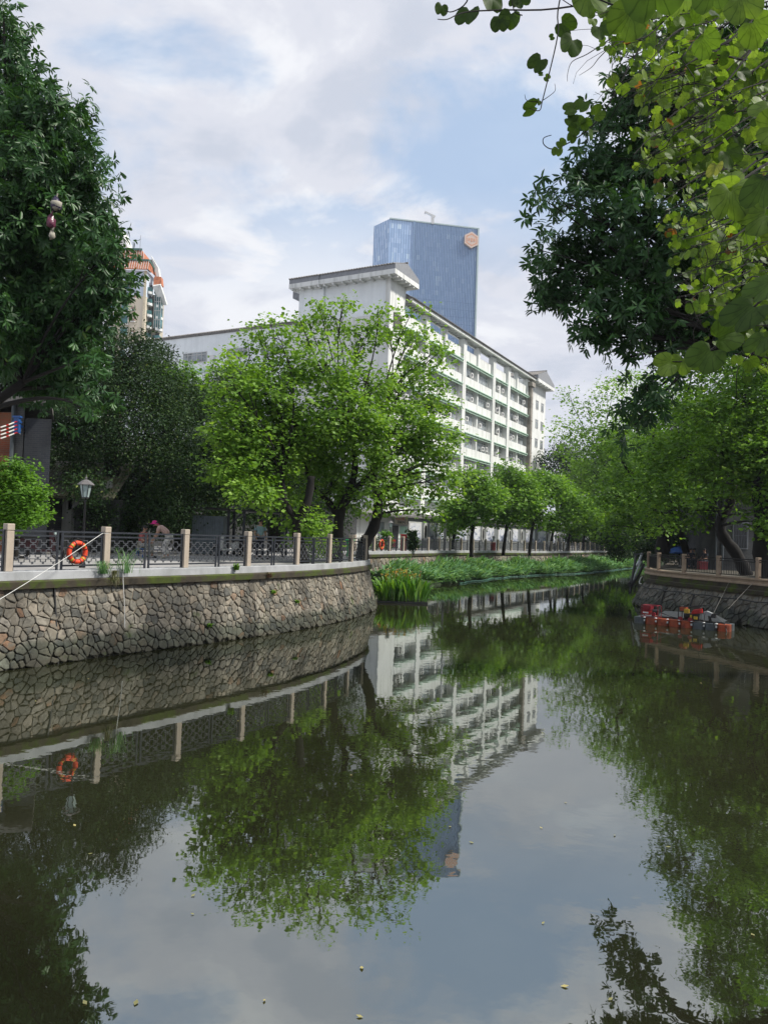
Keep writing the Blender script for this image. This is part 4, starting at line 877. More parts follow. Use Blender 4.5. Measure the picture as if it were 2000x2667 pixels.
def person(loc, rz, label, pose, top, bottom, hat=None, shoes=BLK, hair_long=False, scale=1.0, sleeve=.5, skirt=False):
    """pose: dict of joints (x forward, y left, z up)"""
    e = empty('person', loc, label, 'person', rz=rz); e.scale = (scale,)*3; J = {k: Vector(v) for k, v in pose.items()}
    pel, ch, nk, hd = J['pelvis'], J['chest'], J['neck'], J['head']; sp = (pel+ch)/2
    n = [(*pel, .115, .13), (*sp, .10, .125), (*ch, .11, .15), (*nk, .05), (*(hd-(hd-nk)*.35), .055), (*hd, .085, .075), (*(hd+(hd-nk).normalized()*.075), .065)]
    ed = [(0, 1), (1, 2), (2, 3), (3, 4), (4, 5), (5, 6)]
    fwd = (J.get('face', Vector((1, 0, 0)))).normalized(); lat = Vector((0, 1, 0))
    for sgn, k in ((1, 'L'), (-1, 'R')):
        sh, el, wr = J['sh'+k], J['el'+k], J['wr'+k]; i = len(n); n += [(*sh, .05), (*el, .036), (*wr, .024)]; ed += [(2, i), (i, i+1), (i+1, i+2)]
        hand(n, ed, i+2, wr, (wr-el), fwd)
        hp, kn, an, to = J['hip'+k], J['kn'+k], J['an'+k], J['toe'+k]; i = len(n); n += [(*hp, .085), (*kn, .055), (*an, .036), (*to, .03)]; ed += [(0, i), (i, i+1), (i+1, i+2), (i+2, i+3)]
    skinned('body', n, ed, SKIN, e)
    # face: nose, eyes, mouth, ears
    q = MB(); up = (hd-nk).normalized(); f0 = hd+fwd*.085
    q.box(f0+fwd*.008-up*.01, (.03, .022, .035)); q.build('nose', SKIN, e)
    q = MB()
    for s_ in (-1, 1): q.box(f0+lat*.03*s_+up*.012-fwd*.008, (.012, .02, .01))
    q.build('eyes', BLK, e); MB().box(f0-up*.045-fwd*.008, (.012, .04, .01)).build('mouth', MAROON, e)
    q = MB()
    for s_ in (-1, 1): q.box(hd+lat*.083*s_, (.03, .016, .05))
    q.build('ears', SKIN, e)
    h = MB(); hc = hd-fwd*.018+up*.025; pr = [(.095*math.cos(a), .105*math.sin(a)) for a in [(-.35+i*.27) for i in range(7)]]; h.lathe(hc, [(max(.002, r), z) for r, z in pr], 10)
    if hair_long: h.lathe(hc-fwd*.04-up*.09, [(.03, -.06), (.07, 0), (.075, .08)], 8)
    h.build('hair', HAIR, e, smooth=True)
    # shirt
    n = [(*(pel+Vector((0, 0, .03))), .135, .155), (*sp, .125, .145), (*ch, .128, .17), (*(ch.lerp(nk, .55)), .085, .11)]; ed = [(0, 1), (1, 2), (2, 3)]
    for k in 'LR':
        sh, el = J['sh'+k], J['el'+k]; i = len(n); n += [(*sh, .07), (*(sh.lerp(el, sleeve)), .062), (*(sh.lerp(el, sleeve+.18)), .058)]; ed += [(2, i), (i, i+1), (i+1, i+2)]
    skinned('shirt', n, ed, top, e)
    n = [(*pel, .135, .15)]; ed = []
    for k in 'LR':
        hp, kn, an = J['hip'+k], J['kn'+k], J['an'+k]; i = len(n); n += [(*hp, .105), (*kn, .078 if not skirt else .1), (*(kn.lerp(an, .85 if not skirt else .3)), .06 if not skirt else .1)]; ed += [(0, i), (i, i+1), (i+1, i+2)]
    skinned('trousers' if not skirt else 'skirt', n, ed, bottom, e)
    for k in 'LR':
        an, to = J['an'+k], J['toe'+k]; MB().tube([an-Vector((.05, 0, .03)), an.lerp(to, .5)-Vector((0, 0, .005)), to+Vector((.04, 0, -.005))], [.04, .045, .03], 8).build('shoe', shoes, e, smooth=True)
    if hat:
        MB().lathe(hd+up*.05, [(.19, -.03), (.2, -.02), (.11, .01), (.1, .07), (.07, .11), (.02, .12)], 14).build('sun_hat', hat, e, smooth=True)
    return e
STAND = dict(pelvis=(0, 0, .95), chest=(.02, 0, 1.32), neck=(.02, 0, 1.48), head=(.04, 0, 1.63), shL=(.01, .19, 1.42), elL=(-.03, .25, 1.14), wrL=(.06, .27, .9), shR=(.01, -.19, 1.42), elR=(-.03, -.25, 1.14), wrR=(.12, -.22, .92),
    hipL=(0, .1, .9), knL=(.05, .11, .5), anL=(-.02, .12, .09), toeL=(.13, .13, .035), hipR=(0, -.1, .9), knR=(.0, -.11, .5), anR=(-.1, -.11, .1), toeR=(.05, -.13, .035))
BEND = dict(STAND, pelvis=(-.12, 0, .93), chest=(.16, 0, 1.2), neck=(.29, 0, 1.3), head=(.41, 0, 1.36), face=(.8, 0, -.6), shL=(.24, .18, 1.25), elL=(.33, .2, .98), wrL=(.45, .16, .78), shR=(.24, -.18, 1.25), elR=(.33, -.2, .98), wrR=(.46, -.15, .78), hipL=(-.12, .1, .88), hipR=(-.12, -.1, .88))
SIT = dict(pelvis=(0, 0, .5), chest=(.08, 0, .86), neck=(.1, 0, 1.02), head=(.14, 0, 1.17), shL=(.08, .19, .96), elL=(.16, .23, .7), wrL=(.38, .16, .62), shR=(.08, -.19, .96), elR=(.16, -.23, .7), wrR=(.38, -.14, .62),
    hipL=(.05, .1, .5), knL=(.46, .13, .5), anL=(.42, .14, .09), toeL=(.57, .15, .035), hipR=(.05, -.1, .5), knR=(.46, -.13, .5), anR=(.4, -.14, .09), toeR=(.55, -.15, .035))
TEAL = mat('cloth_light_blue', (.3, .46, .5), .9, bump=0); PINKF = mat('cloth_floral_beige', (.55, .38, .32), .9, var=.3, scale=25, c2=(.3, .2, .2), bump=0); MAG = mat('hat_magenta', (.6, .02, .2), .8, bump=0); WHT = mat('cloth_white', (.62, .6, .56), .9, bump=0); SALM = mat('cloth_salmon', (.5, .13, .12), .9, var=.3, scale=20, bump=0); DKC = mat('cloth_dark', (.03, .035, .05), .9, bump=0); BEI = mat('cloth_beige', (.35, .33, .27), .9, bump=0)
gp = ZL-.045
q0 = P(676, 1440, 33.5); person((q0.x, q0.y, gp), R_(-60), 'man in a light blue shirt and dark trousers standing behind the railing', STAND, TEAL, DKC)
q0 = P(421, 1440, 30.5); person((q0.x+.15, q0.y, gp), R_(185), 'person in a magenta sun hat and floral top bending forward by the banyan', BEND, PINKF, WHT, hat=MAG, shoes=BEI)
q0 = P(367, 1440, 30.8); person((q0.x, q0.y, gp), R_(-10), 'person in a salmon patterned top seated facing the magenta hat', SIT, SALM, BEI, hair_long=True)
def stool(loc, label, h=.44, m_=BLUE):
    e = empty('stool', loc, label, 'stool', 'stools under seated people'); MB().box((0, 0, h-.02), (.32, .32, .04)).build('seat', m_, e, bevel=.01)
    for x in (-.13, .13):
        for y in (-.13, .13): MB().bar((x, y, 0), (x*.85, y*.85, h-.04), .03).build('leg', m_, e)
q0 = P(367, 1440, 30.8); stool((q0.x, q0.y, gp), 'small blue stool under the seated person in the salmon top', .38)
qd = PZ(1800, 1466, 2.03)
for k, (px_, dd, lab, tp) in enumerate(((1797, 49, 'person in grey top seated at a low table on the right bank', DKC), (1812, 49.6, 'person in pale shirt seated on the right bank beside the one in grey', BEI), (1838, 47, 'person in dark clothes seated nearest the right railing, by a red box', DKC))):
    q0 = P(px_, 1440, dd); person((q0.x, q0.y, 2.03), R_((-100, 170, 200)[k]), lab, SIT, tp, DKC); stool((q0.x, q0.y, 2.03), 'stool on the right bank under the '+lab.split(' seated')[0], .38, DKC)
q0 = P(1829, 1440, 46); tag(MB().box((0, 0, .24), (.5, .36, .42)).box((0, 0, .47), (.55, .4, .05)).build('storage_box', MAROON, loc=(q0.x, q0.y, 2.03), bevel=.02), 'red plastic box standing behind the black bars on the right bank', 'box')
# blue parasol right bank
q0 = P(1772, 1432, 52); e = empty('parasol', (q0.x, q0.y, 2.03), 'small blue parasol open between dark tree trunks on the right bank', 'parasol')
zt = q0.z-2.03+.25; MB().lathe((0, 0, 0), [(.15, 0), (.15, .06), (.02, .08), (.018, zt)], 8).build('pole', ACW, e)
MB().lathe((0, 0, zt-.42), [(1.0, 0), (1.0, .02), (.75, .2), (.4, .35), (.03, .42)], 8).build('canopy', BLUE, e)
MB().lathe((0, 0, zt-.50), [(.99, 0), (1.005, .08)], 8).build('valance', BLUE, e)
# green bin, red items at far left bank
def bin_(x, d, label, m_):
    q0 = P(x, 1440, d); e = empty('waste_bin', (q0.x, q0.y, gp), label, 'bin'); MB().lathe((0, 0, 0), [(.2, 0), (.27, .85)], 4, math.pi/4).build('body', m_, e, bevel=.02); MB().box((0, 0, .9), (.48, .5, .1)).build('lid', m_, e, bevel=.03)
    for s_ in (-.2, .2): MB().tube([(s_, .26, .09), (s_+.04, .26, .09)], .09, 10).build('wheel', BLK, e)
bin_(911, 40.5, 'bright green wheeled bin behind the railing near the wall corner', GREENP)
# ------------------------------------------------------------------ shop front and mural wall on the far left bank
S0 = Vector((-6.5, 60.0, ZL-.05)); S1 = Vector((30, 124, ZL-.05)); SD = (S1-S0); SL = SD.length; SD.normalize(); SN = Vector((SD.y, -SD.x, 0)); RZS = math.atan2(SD.y, SD.x)
def sx(px_):      # metres along the shop line under picture column px_
    r = ray(px_, 1380); k = r[0]/r[1]; return (k*S0.y-S0.x)/(SD.x-k*SD.y)
xe = sx(1060)
e = empty('shop_house', S0, 'small white single-storey shop with an orange lettered sign over its door', 'building', rz=RZS)   # local x along, -y toward the canal
hs = 3.1
MB().box((xe/2, 2.5, hs/2), (xe, 5, hs)).build('wall', WALLW, e)
MB().box((xe/2+.2, 1.9, hs+.32), (xe+1.2, 6.6, .16), rx=R_(6)).build('roof', TILE, e)
MB().box((xe/2, -.22, hs+.11), (xe+.4, .5, .14)).build('gutter', GREY, e)
def sw_(x0, x1, z0, z1, nm, m_): return MB().box(((sx(x0)+sx(x1))/2, -.02, (z0+z1)/2), (sx(x1)-sx(x0), .08, z1-z0)).build(nm, m_, e)
for x0, x1 in ((960, 971), (985, 999)):
    fo = sw_(x0, x1, .95, 2.45, 'window', GREY); MB().box(((sx(x0)+sx(x1))/2, -.07, 1.7), ((sx(x1)-sx(x0))*.86, .04, 1.35)).build('pane', DARKP if x0 < 980 else PANE, fo)
sw_(1022, 1036, .03, 2.2, 'door', DARKP); sw_(1036.5, 1040, .03, 2.25, 'door_jamb', WALLW); sw_(1041, 1059, .05, 2.15, 'green_panel', mat('pale_green_panel', (.45, .68, .56), .8))
sg = empty('shop_sign', S0, 'cream sign board with orange and dark characters above the shop door', 'sign', rz=RZS)
x0, x1 = sx(1019), sx(1053); MB().box(((x0+x1)/2, -.3, 2.72), (x1-x0, .08, .78)).build('board', mat('sign_cream', (.62, .55, .46), .8, bump=0), sg)
MB().box(((x0+x1)/2, -.28, 2.72), (x1-x0+.12, .06, .9)).build('frame', GREY, sg)
def text(s_, x, z, size, m_, par, y=-.345):
    c = bpy.data.curves.new('lettering', 'FONT'); c.body = s_; c.size = size; c.extrude = .006; c.align_x = 'LEFT'; o = bpy.data.objects.new('lettering', c); col.objects.link(o)
    o.rotation_euler = (R_(90), 0, 0); o.location = (x, y, z); o.parent = par; c.materials.append(m_)
    bpy.context.view_layer.update(); me2 = bpy.data.meshes.new_from_object(o.evaluated_get(bpy.context.evaluated_depsgraph_get())); o2 = bpy.data.objects.new('characters', me2); col.objects.link(o2); o2.rotation_euler = o.rotation_euler; o2.location = o.location; o2.parent = par; bpy.data.objects.remove(o); return o2
W_ = x1-x0
text('幸信宾重', x0+.12, 2.76, W_*.17, mat('sign_orange', (.6, .16, .08), .8, bump=0), sg); text('二', x0+.12+W_*.68, 2.76, W_*.17, DARKP, sg); text('厂', x0+.12+W_*.83, 2.78, W_*.12, YEL, sg); text('联泰信中心', x0+W_*.22, 2.42, W_*.125, DARKP, sg)
for nm, px_, w_ in (('wall_lamp', 1018, .6),):
    q = MB(); q.box((sx(px_), -.5, hs-.02), (.5, .3, .18), ry=.3).box((sx(px_)+.9, -.5, hs-.02), (.5, .3, .18), ry=-.3).bar((sx(px_), -.35, hs-.05), (sx(px_)+.9, -.35, hs-.05), .05); tag(q.build('floodlight_pair', ACW, loc=(0, 0, 0)), 'pair of white floodlights on the shop roof edge above the sign', 'light')
    bpy.data.objects['floodlight_pair'].location = S0; bpy.data.objects['floodlight_pair'].rotation_euler = (0, 0, RZS)
# mural wall
ml = SL-xe; e2 = empty('mural_wall', S0+SD*xe, 'long grey wall with framed ink paintings behind the far left railing', 'wall', rz=RZS)
MURG = mat('mural_grey', (.16, .175, .18), .85, var=.1)
MB().box((ml/2, .4, 1.55), (ml-.05, .3, 3.1)).build('wall_face', MURG, e2)
q = MB(); q.box((ml/2, .4, 3.2), (ml, 1.0, .12))
n = int(ml/.35)
for k in range(n): q.tube([(k*.35+.1, -.15, 3.25), (k*.35+.1, .4, 3.5)], .08, 5)
q.build('wall_tiles', TILE, e2)
m, t, b = newmat('ink_painting'); INK = m; tcn = N(t, 'ShaderNodeTexCoord'); oi = N(t, 'ShaderNodeNewGeometry')
nz = N(t, 'ShaderNodeTexNoise'); nz.inputs['Scale'].default_value = 1.1; nz.inputs['Detail'].default_value = 7; nz.inputs['Distortion'].default_value = .8; mpn = N(t, 'ShaderNodeMapping'); mpn.inputs['Scale'].default_value = (1, 1, 1.4); t.links.new(tcn.outputs['Object'], mpn.inputs[0]); t.links.new(mpn.outputs[0], nz.inputs['Vector'])
sp = N(t, 'ShaderNodeSeparateXYZ'); t.links.new(tcn.outputs['Object'], sp.inputs[0]); mq = N(t, 'ShaderNodeMath', operation='MULTIPLY_ADD'); mq.inputs[1].default_value = .16; t.links.new(sp.outputs[2], mq.inputs[0]); t.links.new(nz.outputs['Fac'], mq.inputs[2])
t.links.new(ramp(t, mq.outputs[0], [(.55, (.06, .07, .11)), (.68, (.25, .28, .36)), (.76, (.5, .52, .58)), (.9, (.6, .61, .63))]), b.inputs['Base Color'])
FRM = mat('mural_frame', (.45, .46, .44), .8)
xs = [(1068, 1102), (1122, 1164), (1184, 1220), (1234, 1254), (1268, 1290), (1300, 1324), (1338, 1352), (1372, 1396), (1404, 1424), (1436, 1450), (1468, 1482), (1500, 1514), (1530, 1545), (1560, 1575)]
for a_, c_ in xs:
    u0 = sx(a_)-xe; u1 = sx(c_)-xe
    fo = MB().box(((u0+u1)/2, .22, 1.75), (u1-u0, .08, 1.9)).build('mural_frame', FRM, e2); MB().box(((u0+u1)/2, .165, 1.75), (u1-u0-.3, .04, 1.6)).build('painting', INK, fo)
for px_ in (1112, 1173, 1262, 1331, 1362, 1428, 1456, 1490):
    u = sx(px_)-xe; w_ = .42
    def octo(w_, h_, c_): return [(u+w_*a, 0, 1.75+h_*b_) for a, b_ in ((-.5, -1), (.5, -1), (1, -.6), (1, .6), (.5, 1), (-.5, 1), (-1, .6), (-1, -.6))]
    q = MB(); q.prism([(x, .24, z) for x, y, z in octo(w_, .95, 0)][::-1], (0, -.07, 0)); fo = q.build('plaque', FRM, e2)
    MB().prism([(x, .17, z) for x, y, z in octo(w_*.55, .65, 0)][::-1], (0, -.03, 0)).build('plaque_centre', IRONB, fo)
# red banners and box in front of the shop
for k, (xa, xb, z0, z1) in enumerate(((1002, 1012, .35, .85), (1018, 1032, .35, .95))):
    q0 = P((xa+xb)/2, 1440, 60); wd = (xb-xa)*60/2000; tag(MB().box((0, 0, (z0+z1)/2), (wd, .04, z1-z0), rz=R_(30)).box((-wd/2, 0, .4), (.04, .04, .8)).box((wd/2, 0, .4), (.04, .04, .8)).build('red_banner', REDP, loc=(q0.x, q0.y, gp)), ('shorter', 'longer')[k]+' red banner standing behind the far railing by the shop', 'banner', 'red banners by the shop')
q0 = P(1050, 1440, 62); tag(MB().box((0, 0, .65), (.5, .4, 1.3)).box((0, 0, 1.33), (.56, .46, .08)).build('red_cabinet', REDP, loc=(q0.x, q0.y, gp), bevel=.02), 'upright red cabinet beside the pale green panel of the shop', 'cabinet')
q0 = P(1283, 1440, 82); tag(MB().box((0, 0, .4), (.5, .4, .8)).box((0, 0, .83), (.56, .46, .06)).build('red_cabinet', REDP, loc=(q0.x, q0.y, gp), bevel=.02), 'small distant red cabinet behind the far railing under the tree row', 'cabinet')
# ------------------------------------------------------------------ bridge
b0 = LP.at(LP.near(39.5, 126)); b0 = Vector((38.9, 125.2, 0)); b1 = Vector((57.5, 121, 0)); d = b1-b0; L = d.length
e = empty('footbridge', (b0+b1)/2, 'pale grey arched stone footbridge crossing the canal in the distance', 'bridge', rz=math.atan2(d.y, d.x))
BRS = mat('bridge_stone', (.42, .45, .47), .85, var=.12, scale=.6, stain=(.28, .3, .31))
def arc(x, h0, hm): return h0+(hm-h0)*(1-(2*x/L)**2)
def archpoly(za, zb, ha, hb, x0=-1, x1=1, n=16):
    xs_ = [L/2*(x0+(x1-x0)*k/n) for k in range(n+1)]
    return [(x, 0, arc(x, za, zb)) for x in xs_]+[(x, 0, arc(x, ha, hb)) for x in reversed(xs_)]
MB().prism([(x, -1.6, z) for x, y, z in archpoly(1.4, 2.75, 2.35, 3.45)], (0, 3.2, 0)).build('deck', BRS, e)
for y in (-1.66, 1.5):
    MB().prism([(x, y, z) for x, y_, z in archpoly(2.36, 3.46, 3.2, 4.3)], (0, .15, 0)).build('parapet', BRS, e)
    MB().prism([(x, y-.05, z) for x, y_, z in archpoly(3.21, 4.31, 3.35, 4.45)], (0, .25, 0)).build('coping', BRS, e)
    MB().prism([(x, y-.08, z) for x, y_, z in archpoly(2.1, 3.2, 2.25, 3.35)], (0, .07, 0)).build('string_course', BRS, e)
    q = MB()
    for k in range(9): x = -L/2+L*(k+.5)/9; q.box((x, y+.07, arc(x, 2.8, 3.9)), (.22, .25, 1.5))
    q.build('parapet_piers', BRS, e)
MB().prism([(-L/2-.2, -1.5, -.5), (-L/2+.9, -1.5, -.5), (-L/2+.3, -1.5, 1.9), (-L/2-.2, -1.5, 2.1)], (0, 3, 0)).prism([(L/2+.2, -1.5, -.5), (L/2-1.2, -1.5, -.5), (L/2-.5, -1.5, 1.9), (L/2+.2, -1.5, 2.1)][::-1], (0, 3, 0)).build('abutment', mat('abut_stone', (.4, .35, .27), .9, var=.2, scale=2), e)
# ------------------------------------------------------------------ pontoon with generators
f0 = Vector((11.05, 33.75, 0)); f1 = Vector((14.15, 31.3, 0)); fd = (f1-f0); FL = fd.length; rz = math.atan2(fd.y, fd.x)
pn = empty('pontoon', f0, 'orange and grey modular floating pontoon moored by the right wall', 'pontoon', rz=rz)
nc = 8; cw = FL/nc
def cube_mod(x, y, m_, nm):
    q = MB(); c = cw/2-.012; k = .07; pts = []
    for sx_, sy_ in ((1, 1), (-1, 1), (-1, -1), (1, -1)):
        a_ = [(c, c-k), (c-k, c)] if sx_*sy_ > 0 else [(c-k, c), (c, c-k)]
        for ax, ay in a_: pts.append((x+sx_*ax, y+sy_*ay, -.12))
    q.prism(pts[::-1], (0, 0, .4))
    for i in range(4):     # vertical ribs on the outer face
        xx = x-c+.08+i*(2*c-.16)/3; q.tube([(xx, y-c+.01, -.1), (xx, y-c+.01, .25)], .022, 6); q.tube([(xx, y+c-.01, -.1), (xx, y+c-.01, .25)], .022, 6)
    return q.build(nm, m_, pn, bevel=.015)
cols = ['g', 'o', 'o', 'o', 'o', 'g', 'g', 'o']
for i in range(nc):
    for j in range(4):
        if i >= 6 and j > 2: continue
        if i == 7 and j > 1: continue
        c_ = cols[i] if j == 0 else ('o' if (i+j) % 3 == 0 else 'g')
        cube_mod(cw*(i+.5), cw*(j+.5), ORG if c_ == 'o' else GREYPL, 'float_module')
q = MB()
for i in range(1, nc): q.tube([(cw*i, -.0, .12), (cw*i, .0, .2)], .035, 6); q.lathe((cw*i, .0, .285), [(.06, 0), (.04, .03)], 8)
q.build('connector_pins', ACW, pn)
def pv(x, y, z=0): return f0+Vector((math.cos(rz)*x-math.sin(rz)*y, math.sin(rz)*x+math.cos(rz)*y, z))
tag(MB().prism([(0, 0, 0), (1.6, -.1, .0), (1.7, .75, .22), (.1, .8, .18)], (0, 0, .02)).build('tarpaulin', mat('tarp_grey', (.025, .03, .035), .7, bump=.3, bscale=5), loc=pv(.75, .75, .31)), 'grey tarpaulin sheet on the pontoon between the two red generators', 'tarpaulin')
bpy.data.objects['tarpaulin'].rotation_euler = (0, 0, rz)
o = MB().prism([(0, 0, 0), (1.1, -.2, .0), (1.15, .35, .03), (.5, .75, .25), (0, .7, .2)], (0, 0, .02)).build('tarpaulin', bpy.data.materials['tarp_grey'], loc=pv(2.45, .75, .31)); o.rotation_euler = (0, 0, rz); tag(o, 'dark tarpaulin heaped on the pontoon right of the yellow and red machine', 'tarpaulin')
def tframe(q, x0, x1, y0, y1, z0, z1, r=.018):
    for y in (y0, y1): q.tube([(x0, y, z0), (x0, y, z1-.04), (x0+.04, y, z1), (x1-.04, y, z1), (x1, y, z1-.04), (x1, y, z0), (x0, y, z0)], r, 6)
    for x, z in ((x0, z0), (x1, z0), (x0+.06, z1), (x1-.06, z1)): q.tube([(x, y0, z), (x, y1, z)], r, 6)
g = empty('generator', pv(.32, .06, .285), 'maroon red portable generator at the left end of the pontoon', 'generator', 'machines on the pontoon', rz)
q = MB(); tframe(q, 0, .72, 0, .45, .02, .52); q.build('tube_frame', MAROON, g)
MB().prism([(.03, -.02, .3), (.4, -.02, .3), (.42, -.02, .5), (.06, -.02, .53)], (0, .46, 0)).build('fuel_tank', MAROON, g, bevel=.03)
MB().box((.2, .2, .2), (.34, .36, .18)).build('control_panel', REDP, g, bevel=.01); MB().box((.2, .0, .21), (.24, .02, .06)).build('decal', ACW, g)
MB().tube([(.45, .2, .24), (.7, .2, .24)], .13, 12).tube([(.5, .05, .16), (.5, .05, .05)], .06, 8).build('engine', BLK, g)
MB().tube([(.55, -.03, .16), (.55, .05, .16)], .085, 12).build('wheel', MAROON, g)
MB().tube([(.72, .1, .3), (1.2, .15, .12), (1.7, .1, .05)], .014, 5).tube([(.72, .14, .26), (1.3, .3, .08), (1.9, .2, .04)], .014, 5).build('cable', BLK, g)
g = empty('generator', pv(1.92, .02, .285), 'red and yellow wheeled pump generator at the middle of the pontoon', 'generator', 'machines on the pontoon', rz)
q = MB(); tframe(q, 0, .92, 0, .5, .06, .6); q.build('tube_frame', BLK, g)
MB().box((.16, .2, .5), (.28, .3, .16), ry=-.2).build('orange_cover', ORG, g, bevel=.02); MB().box((.34, .02, .42), (.2, .16, .18)).build('yellow_cover', YEL, g, bevel=.02)
MB().prism([(.5, -.03, .3), (.9, -.03, .36), (.88, -.03, .56), (.6, -.03, .5)], (0, .4, 0)).build('fuel_tank', REDP, g, bevel=.03)
MB().tube([(.2, .2, .22), (.45, .2, .22)], .13, 10).box((.62, .2, .2), (.3, .3, .26)).tube([(.5, .05, .1), (.5, .05, .3)], .04, 6).build('engine', BLK, g)
MB().box((.52, .0, .2), (.08, .05, .16)).box((.7, -.01, .17), (.14, .05, .12)).build('bracket', YEL, g)
for x in (.1, .5): MB().tube([(x, -.06, .09), (x, .0, .09)], .09, 12).build('wheel', MAROON, g)
MB().tube([(.3, .1, .6), (.7, .1, .66), (1.05, .1, .72)], .02, 6).tube([(.75, .1, .62), (.9, .1, .9)], .012, 5).build('pull_handle', BLK, g)
g = empty('outboard_motor', pv(3.12, .3, .285), 'small grey outboard motor at the right end of the pontoon', 'motor', rz=rz)
MB().prism([(-.22, -.1, .32), (.05, -.1, .26), (.1, -.1, .4), (-.12, -.1, .48), (-.24, -.1, .44)], (0, .22, 0)).build('cowling', mat('motor_grey', (.3, .32, .33), .5), g, bevel=.02)
MB().tube([(-.02, 0, .3), (.02, 0, .02)], .06, 8).box((.12, 0, .3), (.22, .16, .18)).box((0, 0, .03), (.5, .22, .06)).build('leg', BLK, g); MB().tube([(.15, 0, .36), (.4, 0, .42)], .025, 6).build('tiller', BLK, g)
tag(MB().tube([pv(3.35, -.02, .3), pv(3.4, -.06, .05), pv(3.42, -.1, -.05)], .02, 5).tube([pv(3.3, .5, .31), pv(3.75, .1, .31), pv(3.9, -.1, -.04)], .02, 5).tube([pv(1.0, .3, .31), pv(2.2, .12, .31), pv(3.2, .2, .33), pv(3.9, .35, .31)], .013, 5).build('mooring_rope', BLK), 'dark mooring ropes and hoses lying across the pontoon', 'rope')
# pipes and ropes on the right wall
def wallpt(s_, z, out=.06): p = RP.at(s_); tn = RP.tan(s_); nn = Vector((-tn.y, tn.x, 0)); return p+nn*(.75*(1-z/1.78)+out)+Vector((0, 0, z))
sA = RP.near(15.3, 44.6)
pts = [wallpt(sA-i*1.0+1.2, 1.42-.0*i+(.03 if i % 2 else -.02)+(-.18 if i > 1 else 0)-.05*min(i, 3), .12) for i in range(17)]
tag(MB().tube(pts, .03, 6).build('hose', BLK), 'long black hose running along the right wall below the mossy ledge', 'hose')
tag(MB().tube([wallpt(sA+1.4, 1.5, .12), wallpt(sA+.9, 1.45, .14), wallpt(sA+.4, 1.26, .14), wallpt(sA-.6, 1.2, .16), wallpt(sA-1.3, 1.22, .16)], .03, 6).build('hose', WHITE), 'short pale hose end curling on the right wall near its far corner', 'hose')
for k, (s_, zt_, lab) in enumerate(((RP.near(16.2, 36.4), 2.6, 'thin rope slanting from the right railing down to the pontoon, left one'), (RP.near(16.6, 35), 2.6, 'thin rope slanting from the right railing down the wall, right one'))):
    a_ = wallpt(s_, 1.6, .3)+Vector((.6, 0, .5)); tag(MB().tube([a_, pv(2.9+k*.7, 1.2, .35+.5*k)], .007, 5).build('rope', mat('rope_grey_%d' % k, (.2, .19, .17), .9, bump=0)), lab, 'rope', 'ropes on the right wall')
for k, s_ in enumerate((RP.near(15.6, 38.2), RP.near(16.3, 36.1), RP.near(15.1, 40))):
    tag(MB().tube([wallpt(s_, 1.1, .03), wallpt(s_, .45, .02)], .035, 6).build('weep_pipe', BLK), 'short dark vertical pipe on the right stone wall, %s from the pontoon end' % ordinal(k), 'pipe', 'short pipes on the right wall')
e0 = wallpt(sA+3.2, 1.78, .1); e = empty('pipe_rack', e0, 'bundle of silver and black pipes slanting down the far corner of the right wall', 'pipes')
def rel(x, y, d): return P(x, y, d)-e0
D = 48
for nm, m_, r, pts in (('silver_pipe', mat('silver_wrap', (.5, .52, .53), .35, .6, bump=.4, bscale=12), .075, [(1671, 1442), (1663, 1462), (1655, 1474)]), ('silver_pipe', bpy.data.materials['silver_wrap'], .06, [(1668, 1462), (1660, 1480), (1652, 1500), (1648, 1512)]), ('black_pipe', BLK, .09, [(1675, 1470), (1662, 1498), (1650, 1515), (1641, 1530), (1638, 1524)]), ('black_pipe', BLK, .08, [(1656, 1448), (1648, 1492), (1644, 1520), (1640, 1545)]), ('black_pipe', BLK, .1, [(1642, 1515), (1637, 1522)])):
    MB().tube([rel(x, y, D-.02*(y-1440)) for x, y in pts], r, 8).build(nm, m_, e, smooth=True)
q = MB()
for x0, y0, x1, y1 in ((1654, 1443, 1648, 1500), (1672, 1443, 1668, 1490), (1652, 1443, 1674, 1443)): q.bar(rel(x0, y0, D), rel(x1, y1, D-.6), .08)
for k in range(8): q.bar(rel(1654-k*.9, 1450+k*8, D-.1*k), rel(1670-k*2, 1452+k*7, D-.1*k), .05)
q.build('ladder_frame', RAIL, e)
# right bank house with window
q0 = P(1930, 1400, 47); e = empty('brick_house', (q0.x, q0.y, 2.03), 'dark grey brick house with a barred window among trees at the right edge', 'building')
MB().box((2.2, 3, 3.4), (7.4, 6, 6.8)).build('wall', BRG, e); MB().box((2.2, 3, 6.95), (8.2, 7, .3)).build('roof', TILE, e)
fo = MB().box((-.1, -.02, 2.15), (.95, .12, 1.65)).build('window', GREY, e); MB().box((-.1, -.06, 2.15), (.8, .1, 1.5)).build('pane', DARKP, fo)
q = MB()
for k in range(5): q.bar((-.42+k*.16, -.13, 1.4), (-.42+k*.16, -.13, 2.9), .02)
q.bar((-.5, -.13, 2.15), (.3, -.13, 2.15), .03).bar((-.5, -.13, 2.55), (.3, -.13, 2.55), .03); q.build('window_bars', GREYPL, fo)
for k, dx in enumerate((-1.6, -1.4)): MB().tube([(dx+.2*k, -.1, 0), (dx+.2*k, -.1, 5)], .06+.03*k, 8).build('drain_pipe', GREYPL, e)
